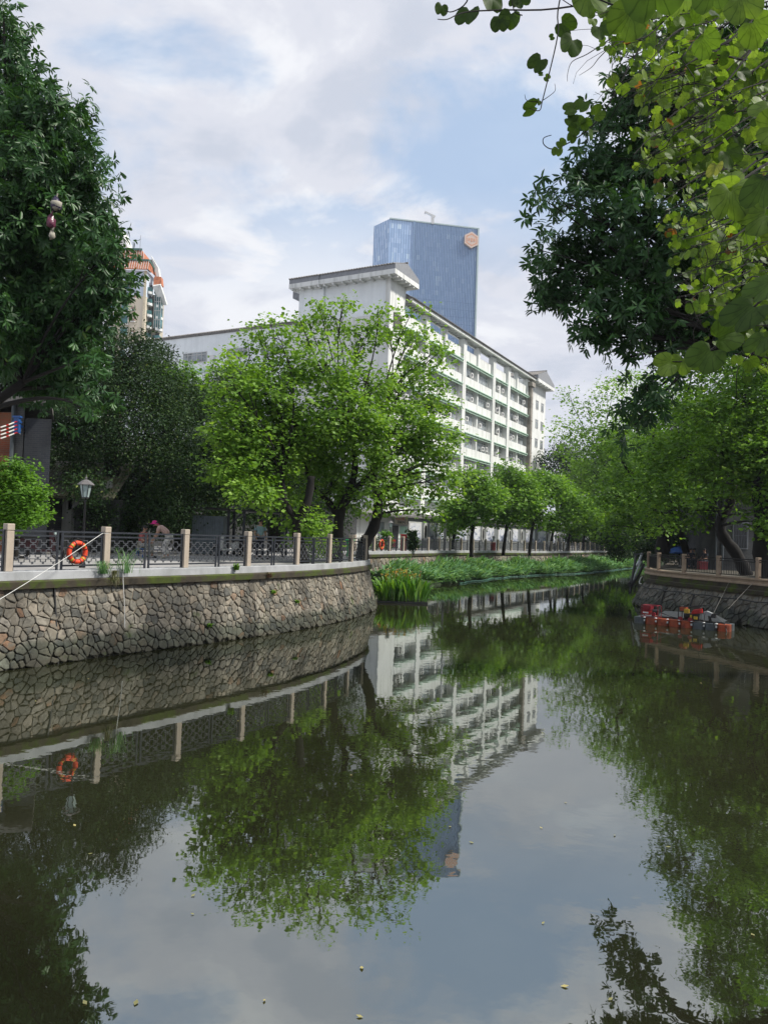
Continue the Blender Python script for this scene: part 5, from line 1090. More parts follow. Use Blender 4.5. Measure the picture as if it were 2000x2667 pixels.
# ------------------------------------------------------------------ vegetation
T_BAU = (np.array([(0, 0, 0), (0, .72, -.03), (-.27, 1.0, .07), (-.52, .62, .13), (-.34, .1, .06), (.27, 1.0, .07), (.52, .62, .13), (.34, .1, .06)]), [(0, 1, 2, 3), (0, 3, 4, 4), (1, 0, 6, 5), (0, 7, 7, 6)])
T_BAU2 = (np.array([(0, 0, 0), (0, .78, -.03), (-.36, .98, .08), (-.5, .35, .12), (.36, .98, .08), (.5, .35, .12)]), [(0, 1, 2, 3), (1, 0, 5, 4)])
T_LONG = (np.array([(0, 0, 0), (-.15, .3, .05), (-.13, .68, .03), (0, 1.0, -.1), (.13, .68, .03), (.15, .3, .05), (0, .5, -.01)]), [(0, 6, 2, 1), (6, 3, 2, 2), (0, 5, 4, 6), (6, 4, 3, 3)])
T_OVAL = (np.array([(0, 0, 0), (-.26, .5, .07), (0, 1.0, -.05), (.26, .5, .07)]), [(0, 3, 2, 1)])
def frames(T, Nn):
    T = T/np.maximum(np.linalg.norm(T, axis=1, keepdims=True), 1e-6); B = np.cross(T, Nn); B = B/np.maximum(np.linalg.norm(B, axis=1, keepdims=True), 1e-6); Nn = np.cross(B, T); return T, B, Nn
def leaves(name, C, T, Nn, S, rnd, tmpl, mt, parent, uv=None):
    tv, tf = tmpl; T, B, Nn = frames(T, Nn); n = len(C); k = len(tv)
    V = C[:, None, :]+S[:, None, None]*(tv[None, :, 0:1]*B[:, None, :]+tv[None, :, 1:2]*T[:, None, :]+tv[None, :, 2:3]*Nn[:, None, :])
    V = V.reshape(-1, 3); base = (np.arange(n)*k)[:, None]
    f4 = np.array([f for f in tf if len(set(f)) == 4]).reshape(-1, 4); f3 = []
    for f in tf:
        if len(set(f)) == 3:
            u = []; [u.append(x) for x in f if x not in u]; f3.append(u)
    F4 = (base[:, :, None]+f4[None]).reshape(-1, 4); me = bpy.data.meshes.new(name)
    F3 = (base[:, :, None]+np.array(f3)[None]).reshape(-1, 3) if f3 else np.zeros((0, 3), int)
    me.vertices.add(len(V)); me.vertices.foreach_set('co', V.astype(np.float32).ravel())
    L = np.concatenate([F4.ravel(), F3.ravel()]).astype(np.int32); st = np.concatenate([np.arange(len(F4))*4, len(F4)*4+np.arange(len(F3))*3]).astype(np.int32)
    me.loops.add(len(L)); me.loops.foreach_set('vertex_index', L); me.polygons.add(len(st)); me.polygons.foreach_set('loop_start', st); me.polygons.foreach_set('use_smooth', np.ones(len(st), bool))
    me.update(calc_edges=True); me.materials.append(mt)
    a = me.attributes.new('rnd', 'FLOAT', 'POINT'); a.data.foreach_set('value', np.repeat(rnd, k).astype(np.float32))
    if uv is not None: a = me.attributes.new('luv', 'FLOAT_VECTOR', 'POINT'); a.data.foreach_set('vector', np.tile(uv, (n, 1)).astype(np.float32).ravel())
    return link(me, name, parent)
def unit(rs, n): v = rs.normal(size=(n, 3)); return v/np.linalg.norm(v, axis=1, keepdims=True)
def bez(a, b, c, n): return [(1-u)**2*a+2*u*(1-u)*b+u*u*c for u in [i/n for i in range(n+1)]]
DF = dict(bauh=2.1, whorl=2.7, small=3.4)
def tree(name, label, base, trunks, blobs, style, group=None, seed=0, mt=None, bark=BARK, leaf=.12, per=26, clump=.55, dens=1.0, twig=.012, skip_trunk=False, cat='tree', twr=1.0, sp=1.0):
    """trunks: list of lists of (world point, radius); blobs: (world centre, radius, density). Everything is stored relative to base."""
    rs = np.random.RandomState(seed); base = Vector(base); e = empty(name, base, label, cat, group); q = MB(); br = MB(); allp = []; per = int(per*(1.35 if style != 'whorl' else 1)); dens *= DF[style]/(1.35 if style != 'whorl' else 1); tw_p = .75/DF[style]
    for tp in trunks:
        pts = [Vector(p)-base for p, r in tp]; rad = [r for p, r in tp]; P2 = []; R2 = []
        for i in range(len(pts)-1):
            p0 = pts[max(i-1, 0)]; p1 = pts[i]; p2 = pts[i+1]; p3 = pts[min(i+2, len(pts)-1)]
            for k in range(4):
                u = k/4; P2.append(.5*((2*p1)+(-p0+p2)*u+(2*p0-5*p1+4*p2-p3)*u*u+(-p0+3*p1-3*p2+p3)*u**3)); R2.append(rad[i]*(1-u)+rad[i+1]*u)
        P2.append(pts[-1]); R2.append(rad[-1]); R2 = [r*(1+.10*math.sin(i*2.3+seed)) for i, r in enumerate(R2)]
        q.tube(P2, R2, 9); allp += [(p, r) for p, r in list(zip(P2, R2))[len(P2)//3:]]
    Cc = []; Out = []; Dn = []
    for bc, r, dn in blobs:
        dn = dn*sp if dn < .85 else dn
        c = Vector(bc)-base
        if allp:
            pr = min(allp, key=lambda a: (a[0]-c).length+ (2.5 if a[0].z > c.z-.2*r else 0)); a = pr[0]; dist = (c-a).length
            midp = a.lerp(c, .5)+Vector((rs.normal()*.1*dist, rs.normal()*.1*dist, (.02+rs.rand()*.18)*dist)); path = bez(a, midp, c, 8); r0 = min(pr[1]*.6, .035+.014*dist)*twr
            br.tube(path, [r0*(1-.75*i/8) for i in range(9)], 6)
        else: path = [c]
        n = max(3, int(dn*dens*5.2*(r/clump)**2)); U = unit(rs, n); rr = r*(.35+.65*rs.rand(n)**.5); pos = np.array(c)+U*rr[:, None]*np.array((1, 1, .85))
        for i in range(n):
            p = Vector(pos[i]); Cc.append(p); Out.append(U[i]); Dn.append(dn)
            if twig > 0 and rs.rand() < tw_p*1.3:
                s0 = path[-1-int(rs.rand()*min(4, len(path)-1))]; m_ = s0.lerp(p, .5)+Vector((0, 0, .12*(p-s0).length)); br.tube([s0, m_, p], [twig*1.6, twig*1.1, twig*.5], 4, cap=False)
    Cc = np.array([tuple(c) for c in Cc]); Out = np.array(Out); n = len(Cc)
    if style == 'bauh':
        k = per; idx = np.repeat(np.arange(n), k); O = rs.normal(size=(n*k, 3))*np.array((.62, .62, .36))*clump; C = Cc[idx]+O
        T = Out[idx]*.5+O/clump*.8+rs.normal(size=(n*k, 3))*.45; T[:, 2] = T[:, 2]*.35-.35; Nn = rs.normal(size=(n*k, 3))*.5+np.array((0, 0, 1.0))+Out[idx]*.35; tm = T_BAU2; S = leaf*(.45+1.0*rs.rand(n*k)**1.3); 
    elif style == 'whorl':
        m_ = max(1, per//8); k = 8*m_; idx = np.repeat(np.arange(n*m_), 8); tips = np.repeat(Cc, m_, 0)+rs.normal(size=(n*m_, 3))*clump*.55; ax = np.repeat(Out, m_, 0)+rs.normal(size=(n*m_, 3))*.45; ax[:, 2] += .15; ax /= np.linalg.norm(ax, axis=1, keepdims=True)
        a1 = np.cross(ax, np.array((.31, .52, .8))); a1 /= np.linalg.norm(a1, axis=1, keepdims=True); a2 = np.cross(ax, a1); ph = np.tile(np.arange(8)*2.4, n*m_)+rs.rand(n*m_*8)*.5
        rad_ = a1[idx]*np.cos(ph)[:, None]+a2[idx]*np.sin(ph)[:, None]; T = rad_+ax[idx]*(.15+.5*rs.rand(len(idx)))[:, None]; T[:, 2] -= .55; Nn = ax[idx]+np.array((0, 0, .4)); C = tips[idx]+rad_*.02-ax[idx]*(np.tile(np.arange(8), n*m_)*.012)[:, None]; tm = T_LONG; S = leaf*(.65+.6*rs.rand(len(idx)))
    else:
        k = per; idx = np.repeat(np.arange(n), k); O = rs.normal(size=(n*k, 3))*clump*np.array((.6, .6, .45)); C = Cc[idx]+O; T = rs.normal(size=(n*k, 3))+Out[idx]*.8; T[:, 2] -= .3; Nn = rs.normal(size=(n*k, 3))*.6+Out[idx]*.6+np.array((0, 0, .7)); tm = T_OVAL; S = leaf*(.6+.8*rs.rand(n*k))
    cr = rs.rand(n)*.5; reps = len(C)//n
    R = np.clip(np.repeat(cr, reps)+rs.rand(len(C))*.47+.0, 0, .96); R[rs.rand(len(C)) < .004] = 1.0
    if q.v and not skip_trunk: q.build('trunk', bark, e, smooth=True)
    if br.v: br.build('branches', BARK2 if False else bark, e)
    leaves('foliage', C, T, Nn, S, R, tm, mt, e); return e
def bl(lst, d, jit=0, seed=0):
    rs = random.Random(seed); o = []
    for it in lst:
        x, y, r = it[:3]; dn = it[3] if len(it) > 3 else 1.0; dd = (it[4] if len(it) > 4 else d)+rs.uniform(-jit, jit); o.append((P(x, y, dd), r*dd/2000, dn))
    return o
def tp(lst, d): return [(P(x, y, d if len(r) < 2 else r[1]), r[0]) for x, y, *r in lst]
# three orchid trees at the corner
tree('orchid_tree', 'leaning orchid tree, leftmost of the three bright green trees at the wall corner', P(790, 1478, 30.5),
     [tp([(792, 1485, .30), (785, 1440, .24), (772, 1370, .2), (800, 1310, .17), (812, 1240, .14)], 30.5), tp([(778, 1360, .15), (745, 1310, .11), (735, 1240, .08)], 30.5)],
     bl([(600, 1000, 62, .8), (650, 930, 62, .6), (715, 880, 62, .55), (620, 1120, 80), (700, 1020, 85, .9), (690, 1180, 95), (770, 1120, 90), (760, 960, 80, .8), (590, 1205, 58), (660, 1275, 55), (740, 1270, 70, .8), (805, 1360, 42, 1.2), (830, 1420, 30, 1.2), (560, 1140, 40, .6), (730, 1330, 40, .6), (665, 860, 35, .3), (575, 930, 30, .25), (780, 1400, 26, 1.0)], 31, 2.0, 1), 'bauh', 'orchid trees at the wall corner', 1, L_YOUNG, leaf=.15, per=22, clump=.46, dens=1.15, sp=.62)
tree('orchid_tree', 'middle and tallest of the three bright green trees at the wall corner, forked trunk', P(876, 1470, 33.5),
     [tp([(876, 1478, .30), (878, 1420, .25), (885, 1340, .22), (905, 1290, .18), (925, 1220, .14), (915, 1120, .1)], 33.5), tp([(883, 1350, .18), (850, 1300, .13), (815, 1270, .1), (790, 1200, .07)], 33.5), tp([(905, 1290, .14), (960, 1240, .11), (1010, 1180, .08), (1060, 1165, .05)], 33.5)],
     bl([(810, 860, 55, .5), (875, 830, 60, .5), (850, 950, 95, .75), (885, 1080, 95, .9), (840, 1190, 85, 1.1), (940, 880, 72, .55), (960, 1000, 85, .8), (950, 1140, 88, 1), (865, 1275, 55, .9), (900, 780, 28, .3), (830, 790, 22, .3), (780, 830, 30, .35), (930, 1300, 50, .5), (990, 1260, 60, .8), (985, 800, 26, .3)], 33.5, 2.2, 2), 'bauh', 'orchid trees at the wall corner', 2, L_YOUNG, leaf=.15, per=22, clump=.48, dens=1.15, sp=.62)
tree('orchid_tree', 'right-leaning orchid tree with a bent black trunk, rightmost of the three at the wall corner', P(945, 1462, 36.5),
     [tp([(942, 1470, .34), (948, 1420, .28), (975, 1370, .26), (985, 1310, .22), (972, 1240, .17), (980, 1140, .11)], 36.5), tp([(985, 1300, .16), (1040, 1240, .12), (1100, 1210, .07), (1150, 1215, .04)], 36.5)],
     bl([(1010, 850, 60, .45), (1070, 870, 62, .45), (1115, 930, 55, .5), (1045, 1000, 88, .75), (1120, 1040, 66, .8), (1040, 1120, 88, 1), (1125, 1150, 72, .9), (1020, 1235, 72, 1), (1115, 1255, 62, .8), (1170, 1225, 42, .6), (1060, 1320, 36, .5), (1120, 1330, 28, .35), (1165, 905, 22, .3), (1190, 1150, 30, .5), (1210, 1250, 30, .5), (1075, 810, 24, .25), (1000, 1310, 36, .7)], 36.5, 2.2, 3), 'bauh', 'orchid trees at the wall corner', 3, L_YOUNG, leaf=.155, per=22, clump=.5, dens=1.15, sp=.62)
# banyans behind the left plaza
tree('banyan_tree', 'huge dark banyan left of centre, its canopy hanging low over the plaza', P(300, 1460, 36),
     [tp([(300, 1470, .5), (310, 1380, .42), (300, 1290, .4), (290, 1150, .3), (310, 1020, .2)], 36), tp([(305, 1330, .25), (380, 1250, .18), (440, 1180, .12)], 36)],
     bl([(330, 930, 75, 1.2), (290, 1010, 85), (390, 1010, 80), (230, 1090, 90), (330, 1130, 100), (430, 1120, 95), (180, 1180, 70), (250, 1230, 85), (350, 1240, 95), (450, 1230, 90), (270, 1320, 62), (360, 1330, 70), (440, 1330, 70), (365, 895, 28, .8), (300, 880, 30, .8), (410, 940, 45, .9), (215, 1330, 38, 1), (150, 1090, 60), (195, 1215, 38, 1.2, 33), (240, 1265, 45, 1.2, 33), (180, 1260, 22, 1.2, 33), (265, 1350, 42, 1.2, 34), (320, 1370, 35, 1, 34)], 37, 3, 4), 'small', 'banyan trees behind the plaza', 4, L_BAN, leaf=.13, per=40, clump=.62, dens=1.15)
tree('banyan_tree', 'dark banyan with yellow-tinged right edge, standing between the seated people and the standing man', P(520, 1450, 41),
     [tp([(470, 1465, .55), (480, 1380, .45), (500, 1290, .3), (520, 1180, .2)], 41)],
     bl([(500, 1060, 60), (560, 1150, 70), (480, 1170, 75), (560, 1250, 75), (590, 1310, 50), (500, 1310, 80), (430, 1350, 50), (545, 1350, 40), (470, 1090, 50), (610, 1200, 40), (480, 1010, 40, .8)], 40, 2.5, 5), 'small', 'banyan trees behind the plaza', 5, L_BAN, leaf=.14, per=40, clump=.62, dens=1.1)
tree('banyan_tree', 'dark banyan farther back, behind the forked bright tree, trunk right of the standing man', P(720, 1450, 46),
     [tp([(712, 1460, .5), (715, 1380, .4), (700, 1280, .3)], 46)],
     bl([(650, 1250, 80), (740, 1230, 85), (700, 1330, 65), (630, 1340, 45), (790, 1310, 60), (840, 1260, 70), (600, 1120, 60), (640, 1030, 50, .8), (620, 980, 40, .7), (760, 1150, 80), (900, 1270, 60), (680, 1140, 60), (860, 1350, 40)], 46, 2, 6), 'small', 'banyan trees behind the plaza', 6, L_BAN, leaf=.16, per=36, clump=.75, dens=1.0)
tree('banyan_tree', 'dark banyan at far left, mostly behind the overhanging long leaves above the brick house', P(60, 1450, 43), [tp([(60, 1460, .5), (90, 1300, .4), (120, 1150, .3), (140, 980, .2)], 43)],
     bl([(60, 830, 80), (150, 860, 85), (230, 900, 60), (-40, 860, 90), (30, 930, 90), (130, 970, 95), (220, 1000, 80), (-60, 980, 90), (60, 1060, 80), (170, 1100, 80), (150, 1200, 60), (240, 1170, 60), (200, 1270, 50), (110, 780, 60), (20, 760, 60), (200, 820, 50)], 42, 2, 41), 'small', 'banyan trees behind the plaza', 41, L_BAN, leaf=.16, per=40, clump=.75, dens=1.1)
tree('young_tree', 'round light green crown peeking out above the banyans, below the long white wall', P(440, 1450, 50), [tp([(440, 1450, .25), (440, 1200, .18), (445, 1040, .1)], 50)],
     bl([(430, 985, 38), (475, 985, 42), (515, 1020, 36), (430, 1040, 40), (480, 1050, 45), (400, 960, 22, .7), (530, 1060, 30)], 50, 1, 7), 'bauh', None, 7, L_MID, leaf=.2, per=22, clump=.6, dens=1.3)
tree('background_tree', 'dark tree crown just in front of the white wing, above the pale green crown', P(590, 1440, 60), [tp([(590, 1440, .25), (590, 1100, .1)], 60)],
     bl([(580, 1000, 42), (630, 1010, 45), (410, 925, 24), (425, 915, 18), (560, 1050, 40), (640, 1070, 45)], 60, 1, 8), 'small', None, 8, L_BAN, leaf=.2, per=36, clump=.8)
tree('shrub', 'bright green bushy shrub at the left edge in front of the brick house', P(40, 1470, 25), [tp([(40, 1480, .1), (45, 1400, .07), (50, 1320, .04)], 25)],
     bl([(30, 1250, 42), (70, 1290, 48), (20, 1320, 50), (90, 1330, 34), (55, 1350, 32), (35, 1215, 24, .8), (-30, 1300, 50), (10, 1380, 26, .5), (68, 1215, 14, .3)], 25, .6, 9), 'bauh', None, 9, L_BUSH, leaf=.1, per=34, clump=.28, dens=1.2, cat='shrub')
# big long-leaved tree, left
LT = [(20, 120, 60, .8), (50, 190, 55, .9), (-20, 60, 60, .6), (100, 300, 80), (30, 330, 100), (180, 330, 55, .9), (215, 310, 28, .6), (60, 450, 110), (170, 440, 85), (230, 480, 50, .9), (110, 580, 110), (220, 590, 80), (20, 600, 100), (275, 660, 55, .9), (180, 700, 95), (80, 760, 100), (250, 760, 65), (305, 715, 30, .7), (160, 830, 90), (240, 850, 45, .9), (60, 890, 80), (160, 930, 70), (230, 930, 35, .7), (190, 1010, 45, .8), (110, 1000, 45, .8), (40, 990, 40, .7), (-60, 300, 120), (-70, 600, 130), (-60, 850, 110), (210, 1060, 25, .6), (255, 1040, 20, .5), (10, 30, 25, .5), (268, 560, 26, .7), (330, 745, 18, .6), (200, 385, 40, .8)]
tree('mango_tree', 'big dark long-leaved tree filling the upper left edge over the near bank', Vector((-15.5, 24, ZL-.1)), [[(Vector((-15.5, 24, 1.6)), .45), (Vector((-15.2, 23.6, 4.5)), .38), (Vector((-14.2, 23, 7)), .3), (Vector((-12.5, 22.5, 9.5)), .22), (Vector((-11, 22, 12)), .14)], [(Vector((-15, 23.4, 5)), .25), (Vector((-12.5, 22.4, 6.2)), .18), (Vector((-10.5, 22, 7.5)), .1)]],
     bl(LT, 22, 1.6, 10), 'whorl', None, 10, L_MANGO, leaf=.24, per=32, clump=.5, dens=1.35)
# big long-leaved tree, right
RT = [(1560, 330, 40, .8), (1640, 260, 70), (1760, 250, 100), (1880, 260, 110), (1500, 450, 45, .9), (1440, 500, 28, .9), (1410, 515, 14, .6), (1580, 440, 60), (1680, 420, 90), (1820, 430, 110), (1950, 430, 110), (1540, 540, 40, .8), (1640, 560, 75), (1480, 660, 60), (1430, 700, 30, .8), (1400, 650, 16, .3), (1560, 680, 75), (1440, 760, 38, .9), (1395, 775, 20, .8), (1490, 760, 45, .9), (1680, 690, 80), (1800, 620, 110), (1930, 640, 120), (1580, 780, 45, .8), (1540, 850, 45, .8), (1510, 880, 22, .7), (1660, 800, 65), (1600, 870, 45, .9), (1640, 930, 28, .7), (1770, 780, 85), (1900, 820, 100), (1720, 880, 55), (1680, 1010, 38, .8), (1660, 1070, 30, .7), (1650, 1110, 18, .6), (1720, 1040, 26, .7), (1620, 1100, 14, .5), (2050, 500, 120), (2060, 800, 110), (2050, 250, 120), (1650, 150, 40, .4), (1780, 120, 70, .6), (1920, 110, 80, .7), (1480, 530, 18, .6)]
tree('mango_tree', 'big dark long-leaved tree hanging in from the right edge against the sky', Vector((17.3, 20.5, 1.95)), [[(Vector((17.3, 20.5, 1.4)), .5), (Vector((16.8, 20.2, 5)), .4), (Vector((15.2, 20, 8)), .3), (Vector((12.8, 19.2, 10.8)), .2), (Vector((10.4, 19, 12.6)), .12)], [(Vector((16.4, 20.2, 6)), .24), (Vector((11.6, 19.4, 7.4)), .16), (Vector((8.6, 19.2, 8.6)), .08)]],
     bl(RT, 19, 1.2, 11), 'whorl', None, 11, L_MANGO, leaf=.23, per=24, clump=.42, dens=1.35, twig=.011)
# far left row above the reed bed
def row_tree(x, yb, ytop, half, d, lean, label, seed, mt=L_MID, name='orchid_tree', leaf=.26):
    base = P(x, yb, d); zt = P(x, ytop, d).z; Hh = zt-base.z; w_ = half*d/2000; rs = random.Random(seed); bls = []
    zlo = 2.2+base.z*0+.30*Hh
    for i in range(9):
        a = i*2.4+seed; rr = w_*(.25+.45*rs.random()); zz = base.z+Hh*(.38+.5*((i*.37+.1) % 1)); bls.append((Vector((base.x+lean*.6+rr*math.cos(a), base.y+rr*math.sin(a)*.8, zz)), w_*rs.uniform(.36, .52), 1.0))
    bls.append((Vector((base.x+lean*.6, base.y, zt-.2*Hh)), w_*.45, .9))
    tr = [(base+Vector((0, 0, -.3)), .2), (base+Vector((lean*.15-.1, 0, Hh*.15)), .17), (base+Vector((lean*.2, 0, Hh*.3)), .16), (base+Vector((lean*.5, 0, Hh*.5)), .1), (base+Vector((lean*.6, 0, Hh*.7)), .05)]
    return tree(name, label, base, [tr], bls, 'bauh', 'orchid trees in a row behind the far left railing', seed, mt, leaf=leaf, per=20, clump=.85, dens=1.25, twig=.02)
for a_ in [(1228, 1442, 1215, 95, 70, .3, 'first tree of the far left row, wide crown over the mural wall'), (1310, 1440, 1200, 85, 78, 1.6, 'second tree of the far left row, with a leaning trunk'), (1378, 1440, 1208, 75, 84, 1.5, 'third tree of the far left row, trunk in front of the bright mural'),
           (1430, 1440, 1235, 62, 91, 2.2, 'fourth tree of the far left row, leaning right'), (1474, 1440, 1270, 50, 97, 2.0, 'fifth tree of the far left row, smaller and darker'), (1515, 1440, 1290, 45, 104, 1.5, 'sixth tree of the far left row, near the pale building'), (1560, 1440, 1310, 42, 113, 1, 'last small tree of the far left row before the bridge')]:
    row_tree(*a_[:6], a_[6], int(a_[0]))
row_tree(1180, 1440, 1290, 50, 80, .2, 'low pale shrubby tree on the mural wall left of the row trees', 77, L_YOUNG, 'young_tree', .2)
tree('background_tree', 'dark dense tree beside the far end of the white block', P(1450, 1440, 135), [tp([(1450, 1440, .4), (1450, 1250, .2)], 135)], bl([(1440, 1200, 30), (1470, 1180, 34), (1500, 1210, 40), (1430, 1250, 30), (1470, 1270, 45), (1530, 1250, 45)], 135, 2, 12), 'small', None, 12, L_BAN, leaf=.38, per=36, clump=1.5)
# right bank trees
def rt(label, base, trunks, bls, d, jit, seed, mt=L_MID, leaf=.16, clump=.6, dens=1.25, per=22, name='orchid_tree'):
    return tree(name, label, base, trunks, bl(bls, d, jit, seed), 'bauh', 'orchid trees along the right bank', seed, mt, leaf=leaf, per=per, clump=clump, dens=dens)
rt('sparse-topped orchid tree standing against the sky, farthest left of the right bank trees', P(1600, 1436, 128), [tp([(1665, 1440, .4), (1640, 1350, .3), (1590, 1250, .22), (1560, 1180, .1)], 112)],
   [(1480, 1110, 40, .4), (1530, 1060, 45, .4), (1580, 1020, 45, .35), (1500, 1180, 50, .7), (1560, 1140, 60, .7), (1620, 1090, 60, .6), (1550, 1240, 60), (1620, 1200, 70), (1500, 1260, 45, .9), (1580, 1320, 55), (1530, 1350, 35), (1640, 1290, 60), (1620, 1380, 40), (1480, 1020, 18, .15), (1440, 1130, 22, .4), (1560, 1390, 26, .8), (1600, 990, 30, .3), (1650, 1000, 40, .4)], 112, 4, 13, L_YOUNG, leaf=.34, clump=1.4)
rt('orchid tree with a slanting black trunk beside the bridge end on the right bank', P(1700, 1445, 58), [tp([(1703, 1450, .34), (1690, 1400, .3), (1668, 1330, .27), (1650, 1250, .2), (1620, 1200, .12)], 58), tp([(1672, 1340, .18), (1700, 1250, .14), (1700, 1120, .08)], 58)],
   [(1620, 1150, 55, .7), (1690, 1080, 60, .7), (1640, 1230, 60), (1720, 1170, 70), (1600, 1290, 55, .8), (1680, 1290, 60), (1740, 1260, 60), (1620, 1350, 42, .9), (1690, 1370, 36, .8), (1590, 1370, 30, .8), (1650, 1410, 22, .7), (1700, 1000, 45, .5), (1760, 1040, 60, .7)], 58, 3, 14, L_MID, leaf=.2, clump=.8)
rt('broad bright orchid tree in the middle of the right bank, above the blue parasol', P(1745, 1450, 48), [tp([(1722, 1452, .5), (1728, 1400, .42), (1745, 1330, .32), (1770, 1230, .2)], 50), tp([(1790, 1450, .25), (1775, 1400, .2), (1760, 1330, .14)], 50)],
   [(1760, 1110, 70, .8), (1830, 1060, 75, .8), (1720, 1190, 60), (1800, 1180, 75), (1880, 1140, 75), (1740, 1270, 60), (1820, 1270, 70), (1700, 1330, 40, .9), (1780, 1340, 50, .9), (1850, 1330, 50, .7), (1730, 1380, 30, .6), (1690, 1240, 40), (1900, 1230, 60), (1800, 980, 60, .6), (1880, 1000, 70, .7)], 46, 2, 15, L_MID, leaf=.18, clump=.66)
rt('orchid tree with an S-shaped black trunk leaning left in front of the grey brick house', P(1935, 1500, 40), [tp([(1945, 1500, .34), (1915, 1440, .3), (1878, 1390, .28), (1878, 1350, .26), (1900, 1310, .25), (1905, 1250, .22), (1880, 1150, .13)], 40), tp([(1903, 1290, .16), (1950, 1200, .1), (1960, 1100, .06)], 40)],
   [(1850, 1080, 65, .7), (1930, 1040, 80, .8), (1960, 950, 80, .7), (1870, 1180, 62, .9), (1950, 1160, 75), (1820, 1230, 45), (1900, 1260, 45, .8), (1970, 1270, 50, .8), (1990, 1360, 36, .7), (1930, 1340, 22, .4), (2040, 1100, 80), (2050, 1250, 70), (2040, 960, 80), (1810, 1300, 30, .7), (1900, 920, 55, .6), (1780, 900, 60, .8, 42), (1860, 820, 70, .9, 42), (1950, 740, 80, .9, 42), (1900, 640, 70, .9, 43), (2000, 560, 80, .9, 43), (2060, 700, 90, .9, 42), (1990, 850, 90, .9, 42), (1960, 480, 50, .6, 43)], 38, 2, 16, L_MID, leaf=.17, clump=.58)
rt('orchid tree at the right edge with a thick black trunk, nearest on the right bank', P(2010, 1500, 36), [tp([(2000, 1530, .5), (1985, 1440, .45), (1985, 1350, .4), (1970, 1250, .3)], 37)],
   [(1990, 1180, 60), (2030, 1280, 60), (1960, 1220, 40), (2060, 1380, 60), (2080, 1150, 80), (1985, 1300, 30, .8)], 36, 1.5, 17, L_MID, leaf=.16, clump=.55)
for k, (x, y, d) in enumerate(((1700, 1300, 150), (1800, 1280, 90), (1900, 1250, 75), (1620, 1330, 175), (2020, 1200, 60))):
    b_ = P(x, 1440, d); s_ = d/2000; rs = random.Random(k)
    tree('background_tree', 'dark leafy tree deep behind the right bank, %s counting from the bridge' % ordinal((1, 2, 3, 0, 4)[k]), Vector((b_.x, b_.y, 2)), [[(Vector((b_.x, b_.y, 1.8)), .3), (Vector((b_.x+.4, b_.y, 5)), .25), (P(x, y-40, d), .1)]],
         [(P(x+rs.uniform(-70, 70), y+rs.uniform(-160, 120), d+rs.uniform(-4, 4)), rs.uniform(45, 70)*s_, 1.0) for _ in range(11)], 'small', 'background trees behind the right bank', 30+k, L_BAN, leaf=.3*d/90, per=30, clump=1.1*d/90)
# low hedge masses closing the distance
for k, (x, d, w_, h_, lab) in enumerate(((1545, 118, 7, 3.2, 'dark hedge behind the last far left railing posts'), (1690, 132, 9, 4.5, 'dark bushes behind the bridge on the right bank'), (1800, 70, 8, 3, 'dark low bushes under the right bank trees'), (1900, 55, 6, 2.6, 'dark low bushes beside the brick house on the right bank'))):
    b_ = P(x, 1440, d); rs = random.Random(50+k)
    tree('hedge', lab, Vector((b_.x, b_.y, 2.0)), [], [(Vector((b_.x+rs.uniform(-w_, w_), b_.y+rs.uniform(-2, 2), 2+rs.uniform(.5, h_))), rs.uniform(1.0, 1.7), 1) for _ in range(12)], 'small', None, 50+k, L_BAN, leaf=.2, per=30, clump=.6, twig=0, cat='hedge')
for k, (x, d, r, lab) in enumerate(((1072, 62, .45, 'potted bushy plant right of the shop door'), (1007, 60, .42, 'leafy plant growing up to the right of the shop windows'), (974, 60, .28, 'small pale plant left of the far life ring'))):
    b_ = P(x, 1440, d); tree('plant', lab, Vector((b_.x, b_.y, gp)), [], [(Vector((b_.x+dx*r, b_.y, gp+z)), r*.6, 1) for dx, z in ((0, .9*r), (.4, 1.5*r), (-.4, 1.8*r), (.1, 2.6*r), (0, 3.4*r))], 'bauh', 'plants in front of the shop', 60+k, (L_BAN, L_BUSH, L_YOUNG)[k], leaf=.17, per=12, clump=.2, twig=0, cat='plant')
# ------------------------------------------------------------------ reed bed and canna clump
rs = np.random.RandomState(21); Cp = []; s0 = LP.near(-.84, 55)-1; s1 = LP.near(47, 142); n = 26000
sv = s0+(s1-s0)*rs.rand(n); wv = rs.rand(n); Pn = np.zeros((n, 3)); Tn = np.zeros((n, 3)); Nr = np.zeros((n, 3)); Sz = np.zeros(n)
for i in range(n):
    p = LP.at(sv[i]); tn = LP.tan(sv[i]); nn = Vector((tn.y, -tn.x, 0)); u = wv[i]; fade = min(1, .35+(sv[i]-s0)/6, (s1-sv[i])/8)
    o = .3+4.3*u*max(.3, fade)+(.25*math.sin(sv[i]*1.1)+.2*math.sin(sv[i]*2.9)); h = (1.6-.7*u**2.5)*(.8+.2*math.sin(sv[i]*.7+u*3))*(.55+.45*fade)
    Pn[i] = (p.x+nn.x*o, p.y+nn.y*o, h*rs.uniform(.15, .95)); a = rs.normal(size=2)*.7; Tn[i] = (a[0]+nn.x*.9, a[1]+nn.y*.9, .45+.5*rs.rand()-u*.5); Nr[i] = (-a[0]*.5, -a[1]*.5, 1); Sz[i] = .75*rs.uniform(.6, 1.2)
T_BLADE = (np.array([(0, 0, 0), (-.05, .35, .1), (-.035, .7, .1), (0, 1.0, -.05), (.035, .7, .1), (.05, .35, .1)]), [(0, 5, 4, 1), (1, 4, 3, 2)])
T_BLADE = (T_BLADE[0]*np.array((1.7, 1, 1)), [(0, 5, 4, 1), (1, 4, 3, 2)])
e = empty('reed_bed', LP.at(LP.near(12, 79)), kind='stuff'); e['label'] = 'dense green reed bed floating along the far left wall'; e['category'] = 'reeds'
